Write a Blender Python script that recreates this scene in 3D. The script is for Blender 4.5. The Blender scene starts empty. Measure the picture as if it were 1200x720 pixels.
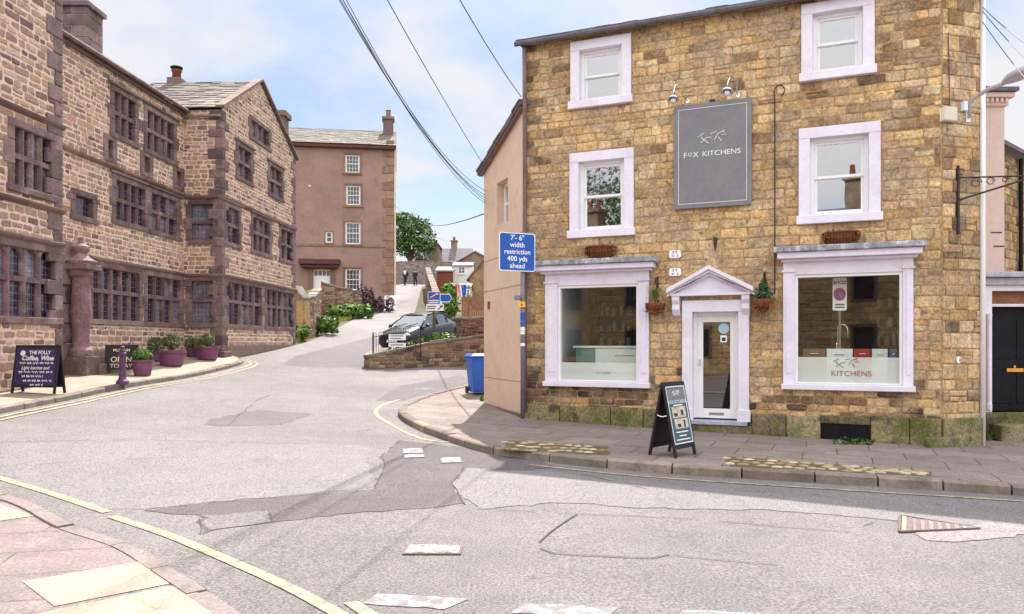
import bpy, bmesh, math, random
import numpy as np
from mathutils import Vector, Matrix
R = random.Random(7)
scene = bpy.context.scene
COL = scene.collection
CH, FPX, HOR = 1.7, 900.0, 402.0          # eye height, focal length and horizon of the 1200 px photograph

# ------------------------------------------------------------------ terrain
CP = [(-3,0,0),(3,0,-.02),(0,5,0),(-4,6,.02),(6,7,-.15),(10,8,-.25),(7.8,10,-.19),(0,10,0),(-.7,14,.0),(.27,16,.02),
      (7.8,12.8,-.18),(10,14.5,-.24),(-.66,18.6,.13),(-.9,20.3,.24),(-1.4,26,.85),(-4.9,26,.83),(-8.7,13,.5),(-8.6,17.2,.69),
      (-8.5,25.4,1.07),(-10,15,.62),(-9.9,20,.84),(-9.44,25,1.15),(-9,31.9,1.62),(-4.3,34,1.45),(-8.6,55,4.1),(-15,55,4.3),
      (-11.1,83,7.9),(-7.9,42,2.75),(-12,9,.35),(15,7,-.35),(30,2,-.6),(60,60,3),(-60,60,6),(-11,105,9.6),(10,100,8),(-45,100,9),
      (60,120,8),(0,-30,-.3),(-50,-30,.2),(50,-30,-.6),(-50,15,2.5),(60,15,-.5),(2,40,2.2),(5,60,4.4),(0,30,1.2),(-16,40,2.9),(-16,83,8.0)]
_P = np.array([(a,b) for a,b,c in CP], float); _Z = np.array([c for a,b,c in CP], float)
def _U(d2): return np.where(d2 > 1e-12, .5*d2*np.log(np.maximum(d2,1e-12)), 0.)
_n = len(CP); _K = _U(((_P[:,None]-_P[None])**2).sum(-1)) + np.eye(_n)*.05
_Q = np.hstack([np.ones((_n,1)), _P])
_A = np.block([[_K,_Q],[_Q.T,np.zeros((3,3))]])
_W = np.linalg.solve(_A, np.concatenate([_Z,np.zeros(3)]))
def garr(xy):
    xy = np.asarray(xy,float).reshape(-1,2)
    c = xy.copy(); c[:,0] = np.clip(c[:,0],-60,60); c[:,1] = np.clip(c[:,1],-30,115)
    d2 = ((c[:,None]-_P[None])**2).sum(-1)
    return np.clip(_U(d2)@_W[:_n] + _W[_n] + c@_W[_n+1:], -1.5, 13)
def g(x,y): return float(garr([(x,y)])[0])
def gnd(px,py,off=0.):
    dx,dz = (px-600)/FPX,(HOR-py)/FPX
    t = np.linspace(2,130,2600); h = CH+dz*t-garr(np.stack([dx*t,t],1))-off
    k = np.argmax(h<0)
    a,b = t[k-1],t[k]; ha,hb = h[k-1],h[k]; s = a+(b-a)*ha/(ha-hb)
    return (dx*s,s)
def P3(px,py,Y): return ((px-600)/FPX*Y, Y, CH+(HOR-py)/FPX*Y)

# ------------------------------------------------------------------ colours / materials
def lin(r,g_,b,k=1.):
    f = lambda c: ((c/255)/12.92 if c/255<=.04045 else ((c/255+.055)/1.055)**2.4)*k
    return (f(r),f(g_),f(b))
MATS = {}
def nd(nt,t,**kw):
    n = nt.nodes.new(t)
    for k,v in kw.items(): setattr(n,k,v)
    return n
def mat(name,col=(.5,.5,.5),rough=.8,var=.2,scale=6.,bump=.15,bscale=60.,attr=False,metal=0.,spec=.4,tint=None,tscale=1.5,tmin=.5,tmax=.7,emit=0,coat=0,detail=6.,speck=None,broad=None,tint2=None):
    """base colour (or the per-stone attribute) x two octaves of mottling, optional second colour in patches, bump."""
    m = bpy.data.materials.new(name); m.use_nodes = True; nt = m.node_tree; L = nt.links.new
    b = nt.nodes['Principled BSDF']; b.inputs['Roughness'].default_value = rough; b.inputs['Metallic'].default_value = metal
    b.inputs['Specular IOR Level'].default_value = spec
    b.inputs['Coat Weight'].default_value = coat
    geo = nd(nt,'ShaderNodeNewGeometry')
    if attr: c = nd(nt,'ShaderNodeVertexColor',layer_name='Col').outputs['Color']
    else:
        r = nd(nt,'ShaderNodeRGB'); r.outputs[0].default_value = (*col,1); c = r.outputs[0]
    def noise(s,d=detail):
        n = nd(nt,'ShaderNodeTexNoise'); n.inputs['Scale'].default_value = s; n.inputs['Detail'].default_value = d
        n.inputs['Roughness'].default_value = .65
        L(geo.outputs['Position'],n.inputs['Vector']); return n.outputs['Fac']
    if tint:
        rp = nd(nt,'ShaderNodeMapRange'); L(noise(tscale),rp.inputs['Value'])
        rp.inputs['From Min'].default_value = tmin; rp.inputs['From Max'].default_value = tmax
        mx = nd(nt,'ShaderNodeMix',data_type='RGBA'); L(rp.outputs[0],mx.inputs['Factor']); L(c,mx.inputs['A']); mx.inputs['B'].default_value = (*tint,1)
        c = mx.outputs['Result']
    if tint2:
        col2,sc2,lo2,hi2 = tint2; rp = nd(nt,'ShaderNodeMapRange'); L(noise(sc2,9.),rp.inputs['Value']); rp.inputs['From Min'].default_value = lo2; rp.inputs['From Max'].default_value = hi2; rp.inputs['To Max'].default_value = .85
        mx = nd(nt,'ShaderNodeMix',data_type='RGBA'); L(rp.outputs[0],mx.inputs['Factor']); L(c,mx.inputs['A']); mx.inputs['B'].default_value = (*col2,1); c = mx.outputs['Result']
    if var:
        for s,a in ((scale,var),(scale*7,var*.8))+((speck,) if speck else ())+((broad,) if broad else ()):
            rp = nd(nt,'ShaderNodeMapRange'); L(noise(s),rp.inputs['Value'])
            sp_ = speck and s==speck[0]; rp.inputs['From Min'].default_value = .4 if sp_ else .3; rp.inputs['From Max'].default_value = .6 if sp_ else .7
            rp.inputs['To Min'].default_value = 1-a; rp.inputs['To Max'].default_value = 1+a
            mx = nd(nt,'ShaderNodeVectorMath',operation='SCALE'); L(c,mx.inputs[0]); L(rp.outputs[0],mx.inputs['Scale']); c = mx.outputs[0]
    L(c,b.inputs['Base Color'])
    if emit:
        L(c,b.inputs['Emission Color']); b.inputs['Emission Strength'].default_value = emit
    if bump:
        bp = nd(nt,'ShaderNodeBump'); bp.inputs['Strength'].default_value = bump; bp.inputs['Distance'].default_value = .02
        L(noise(bscale),bp.inputs['Height']); L(bp.outputs[0],b.inputs['Normal'])
    MATS[name] = m; return m
def glass(name,refl=.3,tint=(.9,.95,.93)):
    m = bpy.data.materials.new(name); m.use_nodes = True; nt = m.node_tree; nt.nodes.clear(); L = nt.links.new
    o = nd(nt,'ShaderNodeOutputMaterial'); t = nd(nt,'ShaderNodeBsdfTransparent'); t.inputs[0].default_value = (*tint,1)
    gl = nd(nt,'ShaderNodeBsdfGlossy'); gl.inputs['Roughness'].default_value = .015
    geo = nd(nt,'ShaderNodeNewGeometry'); n = nd(nt,'ShaderNodeTexNoise'); n.inputs['Scale'].default_value = 1.3; L(geo.outputs['Position'],n.inputs['Vector'])
    bp = nd(nt,'ShaderNodeBump'); bp.inputs['Strength'].default_value = .012; bp.inputs['Distance'].default_value = .05
    L(n.outputs['Fac'],bp.inputs['Height']); L(bp.outputs[0],gl.inputs['Normal'])
    fr = nd(nt,'ShaderNodeFresnel'); fr.inputs['IOR'].default_value = 1.5
    mr = nd(nt,'ShaderNodeMath',operation='ADD'); L(fr.outputs[0],mr.inputs[0]); mr.inputs[1].default_value = refl
    mx = nd(nt,'ShaderNodeMixShader'); L(mr.outputs[0],mx.inputs[0]); L(t.outputs[0],mx.inputs[1]); L(gl.outputs[0],mx.inputs[2]); L(mx.outputs[0],o.inputs[0])
    MATS[name] = m; return m
def frosted(name,col,alpha):
    m = bpy.data.materials.new(name); m.use_nodes = True; nt = m.node_tree; nt.nodes.clear(); L = nt.links.new
    o = nd(nt,'ShaderNodeOutputMaterial'); t = nd(nt,'ShaderNodeBsdfTransparent'); d = nd(nt,'ShaderNodeBsdfDiffuse'); d.inputs[0].default_value = (*col,1)
    mx = nd(nt,'ShaderNodeMixShader'); mx.inputs[0].default_value = alpha
    L(t.outputs[0],mx.inputs[1]); L(d.outputs[0],mx.inputs[2]); L(mx.outputs[0],o.inputs[0]); MATS[name] = m; return m
def leaded(name,base,lead,sx,sz):
    """old leaded glass: small quarries set in lead cames, dark and shiny"""
    m = mat(name,base,.12,.5,3.,.0,spec=.6); nt = m.node_tree; L = nt.links.new; b = nt.nodes['Principled BSDF']
    src = b.inputs['Base Color'].links[0].from_socket
    geo = nd(nt,'ShaderNodeNewGeometry'); sp = nd(nt,'ShaderNodeSeparateXYZ'); L(geo.outputs['Position'],sp.inputs[0])
    ad = nd(nt,'ShaderNodeMath',operation='ADD'); L(sp.outputs['X'],ad.inputs[0]); L(sp.outputs['Y'],ad.inputs[1])
    fs = []
    for s,k in ((ad.outputs[0],sx),(sp.outputs['Z'],sz)):
        q = nd(nt,'ShaderNodeMath',operation='MULTIPLY'); L(s,q.inputs[0]); q.inputs[1].default_value = 1/k
        f = nd(nt,'ShaderNodeMath',operation='FRACT'); L(q.outputs[0],f.inputs[0])
        c = nd(nt,'ShaderNodeMath',operation='LESS_THAN'); L(f.outputs[0],c.inputs[0]); c.inputs[1].default_value = .1; fs.append(c.outputs[0])
    mxx = nd(nt,'ShaderNodeMath',operation='MAXIMUM'); L(fs[0],mxx.inputs[0]); L(fs[1],mxx.inputs[1])
    mx = nd(nt,'ShaderNodeMix',data_type='RGBA'); L(mxx.outputs[0],mx.inputs['Factor']); L(src,mx.inputs['A']); mx.inputs['B'].default_value = (*lead,1)
    L(mx.outputs['Result'],b.inputs['Base Color'])
    w = nd(nt,'ShaderNodeTexNoise'); w.inputs['Scale'].default_value = 5.; L(geo.outputs['Position'],w.inputs['Vector'])
    bp = nd(nt,'ShaderNodeBump'); bp.inputs['Strength'].default_value = .5; bp.inputs['Distance'].default_value = .02
    L(w.outputs['Fac'],bp.inputs['Height']); L(bp.outputs[0],b.inputs['Normal'])
    return m

mat('stone_tan',attr=True,rough=.92,var=.20,scale=4,bump=.9,bscale=24,tint=(.36,.265,.175),tscale=1.6,tmin=.45,tmax=.65,speck=(20.,.24),broad=(.5,.22),tint2=((.13,.085,.052),6.5,.585,.68))
mat('stone_manor',attr=True,rough=.9,var=.14,scale=5,bump=.6,bscale=36,speck=(22.,.18))
mat('mortar_tan',(.40,.27,.135),.95,.3,3,.6,40,tint=(.20,.12,.06),tscale=3,speck=(22.,.25))
mat('mortar_cream',(.70,.54,.42),.95,.14,3,.3,90)
mat('dressed_purple',(1,1,1),attr=True,rough=.8,var=.3,scale=3,bump=.35,bscale=50,tint=(.27,.185,.175),tscale=2,speck=(25.,.15))
mat('dressed_brown',(1,1,1),attr=True,rough=.85,var=.3,scale=3,bump=.35,bscale=50,tint=(.11,.07,.075),tscale=3)
mat('lilac_paint',(.74,.70,.80),.6,.06,2,.12,50,tint=(.64,.59,.68),tscale=2.5,tmin=.5,tmax=.75,tint2=((.36,.32,.32),9.,.64,.74))
mat('white_paint',(.80,.79,.80),.5,.04,3,.02,80)
mat('lead_grey',(.36,.36,.42),.6,.3,5,.1,60)
mat('weathered_lead',(.26,.26,.30),.75,.45,7,.3,60,tint=(.62,.62,.68),tscale=5)
mat('mossy_stone',(1,1,1),attr=True,rough=.95,var=.35,scale=4,bump=.6,bscale=30,tint=(.105,.115,.03),tscale=2.0,tmin=.42,tmax=.6,speck=(22.,.3),tint2=((.05,.038,.028),2.6,.53,.64))
mat('cream_render',(.66,.50,.385),.9,.06,1.2,.3,60,tint2=((.48,.33,.22),1.8,.58,.75),tint=(.60,.43,.31),tscale=1.1)
mat('pink_render',(.62,.47,.42),.9,.06,1.4,.15,90)
mat('brown_render',(.295,.188,.155),.92,.09,.5,.35,30,tint2=((.21,.125,.10),.9,.58,.72),broad=(.25,.12),tint=(.26,.16,.13),tscale=.6)
mat('tan_dressing',(1,1,1),attr=True,rough=.9,var=.25,scale=3,bump=.3,bscale=50)
mat('slate',attr=True,rough=.85,var=.3,scale=6,bump=.4,bscale=40)
mat('dark_slate',(.12,.105,.12),.8,.3,4,.3,40)
mat('black_paint',(.010,.010,.012),.6,.3,5,.05,spec=.15)
mat('iron',(.035,.022,.02),.6,.4,8,.2,60)
mat('rust_iron',(.16,.06,.025),.8,.4,10,.3,60)
mat('cable',(.06,.06,.07),.6,0,1,0)
mat('lamp_grey',(.50,.46,.52),.5,.08,4,.03)
mat('rust_bed',(.13,.085,.045),1,.4,12,.5,50,tint=(.09,.09,.03),tscale=4)
SPK = (48.,.38)
mat('asphalt',(.198,.180,.177),.92,.09,.55,1.,110,tint=(.230,.209,.206),tscale=.35,tmin=.42,tmax=.62,detail=9.,speck=SPK,broad=(.22,.12),tint2=((.12,.105,.105),1.4,.60,.74))
mat('asphalt_dark',(.122,.105,.106),.93,.10,.9,.8,110,tint=(.145,.126,.127),tscale=.7,speck=SPK)
mat('asphalt_mid',(.15,.133,.137),.93,.10,.9,.8,110,speck=SPK)
mat('asphalt_pale',(.225,.207,.205),.93,.08,.8,.9,110,speck=SPK)
mat('asphalt_pink',(.26,.222,.218),.93,.07,.8,.7,110,speck=SPK)
mat('crack',(.07,.06,.06),1,.2,5,.0)
mat('earth',(.10,.085,.05),1,.3,.6,.3,20,tint=(.05,.075,.02),tscale=.3)
mat('kerb_stone',(1,1,1),attr=True,rough=.9,var=.25,scale=3,bump=.5,bscale=50,tint=(.13,.115,.075),tscale=2)
mat('pale_flag',(.33,.28,.215),.9,.08,2,.4,60,tint=(.28,.225,.175),tscale=2,speck=(40.,.14),broad=(.9,.10),tint2=((.20,.155,.11),3.,.62,.74))
mat('cobble',attr=True,rough=.9,var=.25,scale=9,bump=.5,bscale=60)
mat('moss',(.07,.085,.02),1,.4,20,.6,60)
mat('grass',attr=True,rough=.8,var=.2,scale=9,bump=0)
mat('leaf',attr=True,rough=.65,var=.15,scale=9,bump=0,spec=.3)
mat('bark',(.07,.05,.035),.95,.3,6,.6,20)
mat('purple_pot',(.16,.055,.12),.6,.3,5,.1,40)
mat('post_purple',(.10,.035,.085),.55,.25,5,.1)
mat('board_black',(.012,.010,.016),.55,.3,5,.05)
mat('board_purple',(.04,.022,.10),.6,.25,5,.05)
mat('chalk',(.75,.72,.74),.9,.1,20,0)
mat('cream_letter',(.72,.60,.42),.8,.1,20,0)
mat('blue_sign',(.008,.085,.42),.4,.04,3,0)
mat('white_sign',(.82,.83,.85),.4,.03,3,0)
mat('red_sign',(.55,.02,.03),.4,.05,3,0)
mat('post_grey',(.19,.175,.19),.55,.2,6,.1,metal=.2)
mat('green_post',(.06,.07,.03),.6,.3,5,.1)
mat('yellow_plate',(.85,.42,.03),.5,.08,5,0)
mat('bin_blue',(.012,.10,.50),.42,.08,3,.04,30)
mat('rubber',(.018,.018,.018),.8,.2,9,.1)
mat('car_paint',(.008,.008,.011),.3,.1,3,0,coat=.35,spec=.3)
mat('chrome',(.65,.66,.68),.2,.05,3,0,metal=1.)
mat('headlight',(.55,.58,.62),.1,.1,9,0,coat=1)
mat('car_glass',(.05,.075,.09),.05,.2,2,0,spec=.9,coat=1)
mat('dark_glass',(.03,.032,.038),.06,.5,1.2,.06,2,spec=.8)
leaded('leaded_glass',(.030,.018,.034),(.16,.12,.16),.12,.15)
leaded('leaded_pale',(.20,.185,.22),(.10,.07,.10),.12,.15)
glass('sash_glass',.34); glass('shop_glass',.035); glass('door_glass',.13)
frosted('frost',(.82,.82,.78),.74)
frosted('sticker',(.45,.68,.80),.8)
mat('wood_orange',(.24,.11,.055),.8,.3,4,.2,40)
mat('red_brick',(.22,.07,.045),.9,.35,5,.3,50)
mat('wine_paint',(.09,.03,.028),.7,.3,4,.1)
mat('slate_sign',(.19,.175,.195),.45,.10,1.6,.03,60,tint=(.175,.195,.19),tscale=1.3)
mat('letter_white',(.80,.79,.78),.6,0,1,0)
mat('letter_brown',(.28,.11,.085),.6,0,1,0)
mat('letter_dark',(.04,.04,.05),.6,0,1,0)
mat('teal_panel',(.10,.22,.21),.4,.1,3,0)
mat('pale_panel',(.66,.72,.68),.4,.05,3,0)
mat('cab_white',(.74,.76,.74),.35,.03,3,0)
mat('cab_red',(.42,.03,.025),.3,.05,3,0)
mat('cab_blue',(.04,.12,.30),.3,.05,3,0)
mat('cab_brown',(.16,.10,.06),.5,.2,8,0)
mat('room_dark',(.05,.030,.026),.9,.3,2,0)
mat('room_mid',(.16,.15,.16),.9,.2,1,0)
mat('poster_blue',(.045,.10,.135),.5,.1,3,0)
mat('poster_pale',(.55,.48,.40),.5,.35,9,0)
mat('brass',(.75,.33,.06),.35,.1,9,0,metal=.6)
mat('alarm_cream',(.66,.62,.52),.5,.05,4,0)
mat('terracotta',(.20,.06,.03),.8,.3,6,.2)
mat('coir',attr=True,rough=1,var=.3,scale=20,bump=.6,bscale=80)
mat('skin',(.50,.30,.22),.6,.05,5,0)
mat('hair_dark',(.02,.014,.012),.7,.2,20,0)
mat('hair_grey',(.14,.12,.11),.7,.2,20,0)
mat('cloth_dark',(.016,.016,.022),.9,.2,9,.1)
mat('cloth_navy',(.02,.022,.035),.9,.2,9,.1)
mat('cloth_white',(.7,.68,.66),.9,.1,9,.1)
mat('manhole',(.36,.345,.34),.6,.3,12,.5,90,tint=(.16,.14,.14),tscale=9,tmin=.45,tmax=.6,speck=(40.,.3))
mat('grate_bar',(.20,.16,.15),.7,.3,12,.4,60)
mat('kerb_pale',(.215,.172,.162),.9,.2,3,.5,50,tint=(.18,.15,.13),tscale=2,speck=(40.,.15))
mat('iron_cover',(.13,.085,.075),.7,.3,9,.3,50)
def worn(name,paint,base,lo,hi,s):
    m = mat(name,paint,.85,.10,4,.5,140,tint=base,tscale=s,tmin=lo,tmax=hi,detail=9.); return m
worn('yellow_worn',(.50,.41,.22),(.21,.19,.175),.40,.60,8.)
worn('white_worn',(.43,.41,.40),(.195,.178,.176),.40,.54,9.)

def flags(name,c1,c2,mort,bw,bh,rot):
    m = mat(name,(.5,.5,.5),.9,.16,2.5,.45,60,speck=(40.,.2),broad=(.8,.14)); nt = m.node_tree; L = nt.links.new
    rgb = [n for n in nt.nodes if n.type=='RGB'][0]
    geo = [n for n in nt.nodes if n.type=='NEW_GEOMETRY'][0]
    mp = nd(nt,'ShaderNodeMapping'); mp.inputs['Rotation'].default_value = (0,0,rot); L(geo.outputs['Position'],mp.inputs['Vector'])
    dn = nd(nt,'ShaderNodeTexNoise'); dn.inputs['Scale'].default_value = 1.2; L(geo.outputs['Position'],dn.inputs['Vector'])
    sc = nd(nt,'ShaderNodeVectorMath',operation='SCALE'); L(dn.outputs['Color'],sc.inputs[0]); sc.inputs['Scale'].default_value = .05
    ad = nd(nt,'ShaderNodeVectorMath',operation='ADD'); L(mp.outputs[0],ad.inputs[0]); L(sc.outputs[0],ad.inputs[1])
    bk = nd(nt,'ShaderNodeTexBrick'); L(ad.outputs[0],bk.inputs['Vector'])
    bk.inputs['Color1'].default_value = (*c1,1); bk.inputs['Color2'].default_value = (*c2,1); bk.inputs['Mortar'].default_value = (*mort,1)
    bk.inputs['Scale'].default_value = 1; bk.inputs['Brick Width'].default_value = bw; bk.inputs['Row Height'].default_value = bh
    bk.inputs['Mortar Size'].default_value = .010; bk.inputs['Bias'].default_value = 0
    for l in list(rgb.outputs[0].links):
        L(bk.outputs['Color'],l.to_socket)
    return m
FANG = math.atan2(3.2,7.52)
flags('paving',(.25,.195,.172),(.19,.152,.143),(.08,.065,.045),.95,.75,FANG)
flags('paving_near',(.215,.165,.158),(.19,.146,.143),(.12,.095,.065),1.5,.62,-.25)
flags('paving_left',(.33,.275,.21),(.29,.24,.19),(.20,.17,.12),.9,.7,0)

# ------------------------------------------------------------------ mesh builder
class F:
    """a vertical plane: u runs left to right as seen from outside, n points outwards"""
    def __init__(s,o,d):
        l = math.hypot(*d); s.o = o; s.d = (d[0]/l,d[1]/l); s.n = (s.d[1],-s.d[0])
    def p(s,u,z,w=0.): return (s.o[0]+s.d[0]*u+s.n[0]*w, s.o[1]+s.d[1]*u+s.n[1]*w, z)
    def px(s,x,y=HOR,w=0.):
        dx = (x-600)/FPX; ox,oy = s.o[0]+s.n[0]*w, s.o[1]+s.n[1]*w
        t = (ox*s.n[0]+oy*s.n[1])/(dx*s.n[0]+s.n[1])
        return ((dx*t-ox)*s.d[0]+(t-oy)*s.d[1], CH+(HOR-y)/FPX*t)
    def u(s,x,w=0.): return s.px(x,HOR,w)[0]
LOC = F((0,0),(1,0))
def rr(a,b,c,d,r,n=5):
    o = []
    for cx,cy,t0 in ((b-r,d-r,0),(a+r,d-r,math.pi/2),(a+r,c+r,math.pi),(b-r,c+r,1.5*math.pi)):
        o += [(cx+r*math.cos(t0+k*math.pi/2/n),cy+r*math.sin(t0+k*math.pi/2/n)) for k in range(n+1)]
    return o
PALS = {'dressed_purple':([(.155,.098,.096),(.115,.070,.078),(.205,.14,.128),(.175,.108,.116),(.14,.09,.08)],[3,2,2,2,2]),
        'dressed_brown':([(.20,.13,.105),(.15,.095,.08),(.25,.17,.135),(.17,.105,.10)],[3,2,2,2]),
        'kerb_stone':([(.21,.17,.145),(.17,.14,.115),(.25,.205,.17),(.19,.145,.13)],[3,2,2,2]),
        'mossy_stone':([(.28,.225,.125),(.22,.17,.095),(.31,.245,.15),(.17,.125,.075)],[3,2,2,2]),
        'tan_dressing':([(.25,.155,.10),(.20,.12,.08),(.28,.18,.12)],[3,2,2])}
class MB:
    def __init__(s): s.v=[]; s.f=[]; s.c=[]; s.m=[]; s.M=None
    def add(s,vs,fs,col=(1,1,1),mi=0):
        n = len(s.v)
        if s.M is not None: vs = [tuple(s.M@Vector(q)) for q in vs]
        s.pid = getattr(s,'pid',0)+1; s.prim = getattr(s,'prim',[]); s.prim += [s.pid]*len(fs)
        s.v += [tuple(q) for q in vs]
        for q in fs: s.f.append(tuple(i+n for i in q)); s.c.append(col); s.m.append(mi)
    def hexa(s,p,col=(1,1,1),mi=0): s.add(p,[(0,3,2,1),(4,5,6,7),(0,1,5,4),(1,2,6,5),(2,3,7,6),(3,0,4,7)],col,mi)
    def box(s,x0,x1,y0,y1,z0,z1,col=(1,1,1),mi=0):
        s.hexa([(x0,y0,z0),(x1,y0,z0),(x1,y1,z0),(x0,y1,z0),(x0,y0,z1),(x1,y0,z1),(x1,y1,z1),(x0,y1,z1)],col,mi)
    def fb(s,f,u0,u1,z0,z1,w0,w1,col=(1,1,1),mi=0):
        s.hexa([f.p(u0,z0,w0),f.p(u1,z0,w0),f.p(u1,z0,w1),f.p(u0,z0,w1),f.p(u0,z1,w0),f.p(u1,z1,w0),f.p(u1,z1,w1),f.p(u0,z1,w1)],col,mi)
    def fp(s,f,pts,w0,w1,col=(1,1,1),mi=0):
        k = len(pts); a = [f.p(u,z,w0) for u,z in pts]+[f.p(u,z,w1) for u,z in pts]
        s.add(a,[tuple(range(k))[::-1],tuple(range(k,2*k))]+[(i,(i+1)%k,(i+1)%k+k,i+k) for i in range(k)],col,mi)
    def pz(s,pts,z0,z1,col=(1,1,1),mi=0):
        k = len(pts); a = [(x,y,z0) for x,y in pts]+[(x,y,z1) for x,y in pts]
        s.add(a,[tuple(range(k))[::-1],tuple(range(k,2*k))]+[(i,(i+1)%k,(i+1)%k+k,i+k) for i in range(k)],col,mi)
    def fq(s,f,u0,u1,z0,z1,w,col=(1,1,1),mi=0): s.add([f.p(u0,z0,w),f.p(u1,z0,w),f.p(u1,z1,w),f.p(u0,z1,w)],[(0,1,2,3)],col,mi)
    def tube(s,pts,r,n=8,col=(1,1,1),mi=0):
        pts = [Vector(p) for p in pts]; k = len(pts); rs = r if isinstance(r,(list,tuple)) else [r]*k
        vs = []; up = Vector((0,0,1))
        for i,p in enumerate(pts):
            t = (pts[min(i+1,k-1)]-pts[max(i-1,0)]).normalized()
            a = t.cross(up)
            if a.length<.05: a = t.cross(Vector((1,0,0)))
            a.normalize(); b = t.cross(a)
            for j in range(n):
                th = 2*math.pi*j/n; vs.append(p+(a*math.cos(th)+b*math.sin(th))*rs[i])
        fs = [(i*n+j,i*n+(j+1)%n,(i+1)*n+(j+1)%n,(i+1)*n+j) for i in range(k-1) for j in range(n)]
        fs += [tuple(range(n))[::-1],tuple(range((k-1)*n,k*n))]
        s.add(vs,fs,col,mi)
    def lathe(s,prof,c=(0,0,0),n=16,axis='z',col=(1,1,1),mi=0):
        vs = []
        for r,z in prof:
            for j in range(n):
                a = 2*math.pi*j/n; x,y = r*math.cos(a),r*math.sin(a)
                vs.append({'z':(c[0]+x,c[1]+y,c[2]+z),'y':(c[0]+x,c[1]+z,c[2]+y),'x':(c[0]+z,c[1]+x,c[2]+y)}[axis])
        k = len(prof)
        fs = [(i*n+j,i*n+(j+1)%n,(i+1)*n+(j+1)%n,(i+1)*n+j) for i in range(k-1) for j in range(n)]
        fs += [tuple(range(n))[::-1],tuple(range((k-1)*n,k*n))]
        s.add(vs,fs,col,mi)
    def ball(s,c,r,nu=12,nv=8,col=(1,1,1),mi=0):
        r = r if isinstance(r,(tuple,list)) else (r,r,r)
        vs = [(c[0],c[1],c[2]+r[2]),(c[0],c[1],c[2]-r[2])]
        for i in range(1,nv):
            t = math.pi*i/nv
            for j in range(nu):
                a = 2*math.pi*j/nu; vs.append((c[0]+r[0]*math.sin(t)*math.cos(a),c[1]+r[1]*math.sin(t)*math.sin(a),c[2]+r[2]*math.cos(t)))
        fs = [(0,2+j,2+(j+1)%nu) for j in range(nu)]
        fs += [(2+i*nu+j,2+(i+1)*nu+j,2+(i+1)*nu+(j+1)%nu,2+i*nu+(j+1)%nu) for i in range(nv-2) for j in range(nu)]
        b = 2+(nv-2)*nu; fs += [(1,b+(j+1)%nu,b+j) for j in range(nu)]
        s.add(vs,fs,col,mi)
    def text(s,f,txt,u,z,size,w,depth=.004,align='CENTER',bold=0.,sx=1.,shear=0.,col=(1,1,1),mi=0):
        cu = bpy.data.curves.new('t','FONT'); cu.body = txt; cu.size = size; cu.align_x = align; cu.align_y = 'CENTER'; cu.offset = bold*size; cu.shear = shear
        cu.resolution_u = 4
        ob = bpy.data.objects.new('t',cu); COL.objects.link(ob); bpy.context.view_layer.update()
        me = bpy.data.meshes.new_from_object(ob.evaluated_get(bpy.context.evaluated_depsgraph_get()))
        vs = [f.p(u+q.co.x*sx,z+q.co.y,w+depth) for q in me.vertices]
        s.add(vs,[tuple(p.vertices) for p in me.polygons],col,mi)
        bpy.data.objects.remove(ob); bpy.data.curves.remove(cu); bpy.data.meshes.remove(me)
    def build(s,name,mats,parent=None,smooth=False,bevel=0.,world=True,kind=None,recalc=True,segs=2):
        me = bpy.data.meshes.new(name)
        off = Vector((0,0,0))
        if parent is not None and world:
            q = parent
            while q is not None: off += q.location; q = q.parent
        me.from_pydata([tuple(Vector(v)-off) for v in s.v],[],s.f); me.update()
        mats = mats if isinstance(mats,(list,tuple)) else [mats]
        for m in mats: me.materials.append(MATS[m])
        me.polygons.foreach_set('material_index',s.m)
        if mats[0] in PALS and getattr(s,'prim',None):
            pc = {}
            s.c = [(pc.setdefault(p,pick(*PALS[mats[0]],.14)) if m_==0 else (.5,.4,.3)) if c==(1,1,1) else c for c,p,m_ in zip(s.c,s.prim,s.m)]
        if any(c!=(1,1,1) for c in s.c):
            ca = me.color_attributes.new('Col','FLOAT_COLOR','CORNER'); a = np.ones((len(me.loops),4),np.float32); i = 0
            for fc,c in zip(s.f,s.c): a[i:i+len(fc),:3] = c; i += len(fc)
            ca.data.foreach_set('color',a.ravel())
        if recalc:
            bm = bmesh.new(); bm.from_mesh(me); bmesh.ops.recalc_face_normals(bm,faces=bm.faces); bm.to_mesh(me); bm.free()
        if smooth: me.polygons.foreach_set('use_smooth',[True]*len(me.polygons))
        o = bpy.data.objects.new(name,me); COL.objects.link(o)
        if parent is not None: o.parent = parent
        if bevel:
            b = o.modifiers.new('bevel','BEVEL'); b.width = bevel; b.segments = segs; b.limit_method = 'ANGLE'
        if kind: o['kind'] = kind
        return o
def tag(o,label,cat,group=None):
    o['label'] = label; o['category'] = cat
    if group: o['group'] = group
    return o
def thing(name,label,cat,loc=(0,0,0),rz=0,group=None):
    o = bpy.data.objects.new(name,None); COL.objects.link(o); o.location = loc; o.rotation_euler = (0,0,rz); o.empty_display_size = .2
    return tag(o,label,cat,group)
def at(x,y,off=0): return (x,y,g(x,y)+off)
def copy_tree(o,parent=None):
    c = o.copy(); COL.objects.link(c); c.parent = parent
    for ch in list(o.children): copy_tree(ch,c)
    return c
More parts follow.
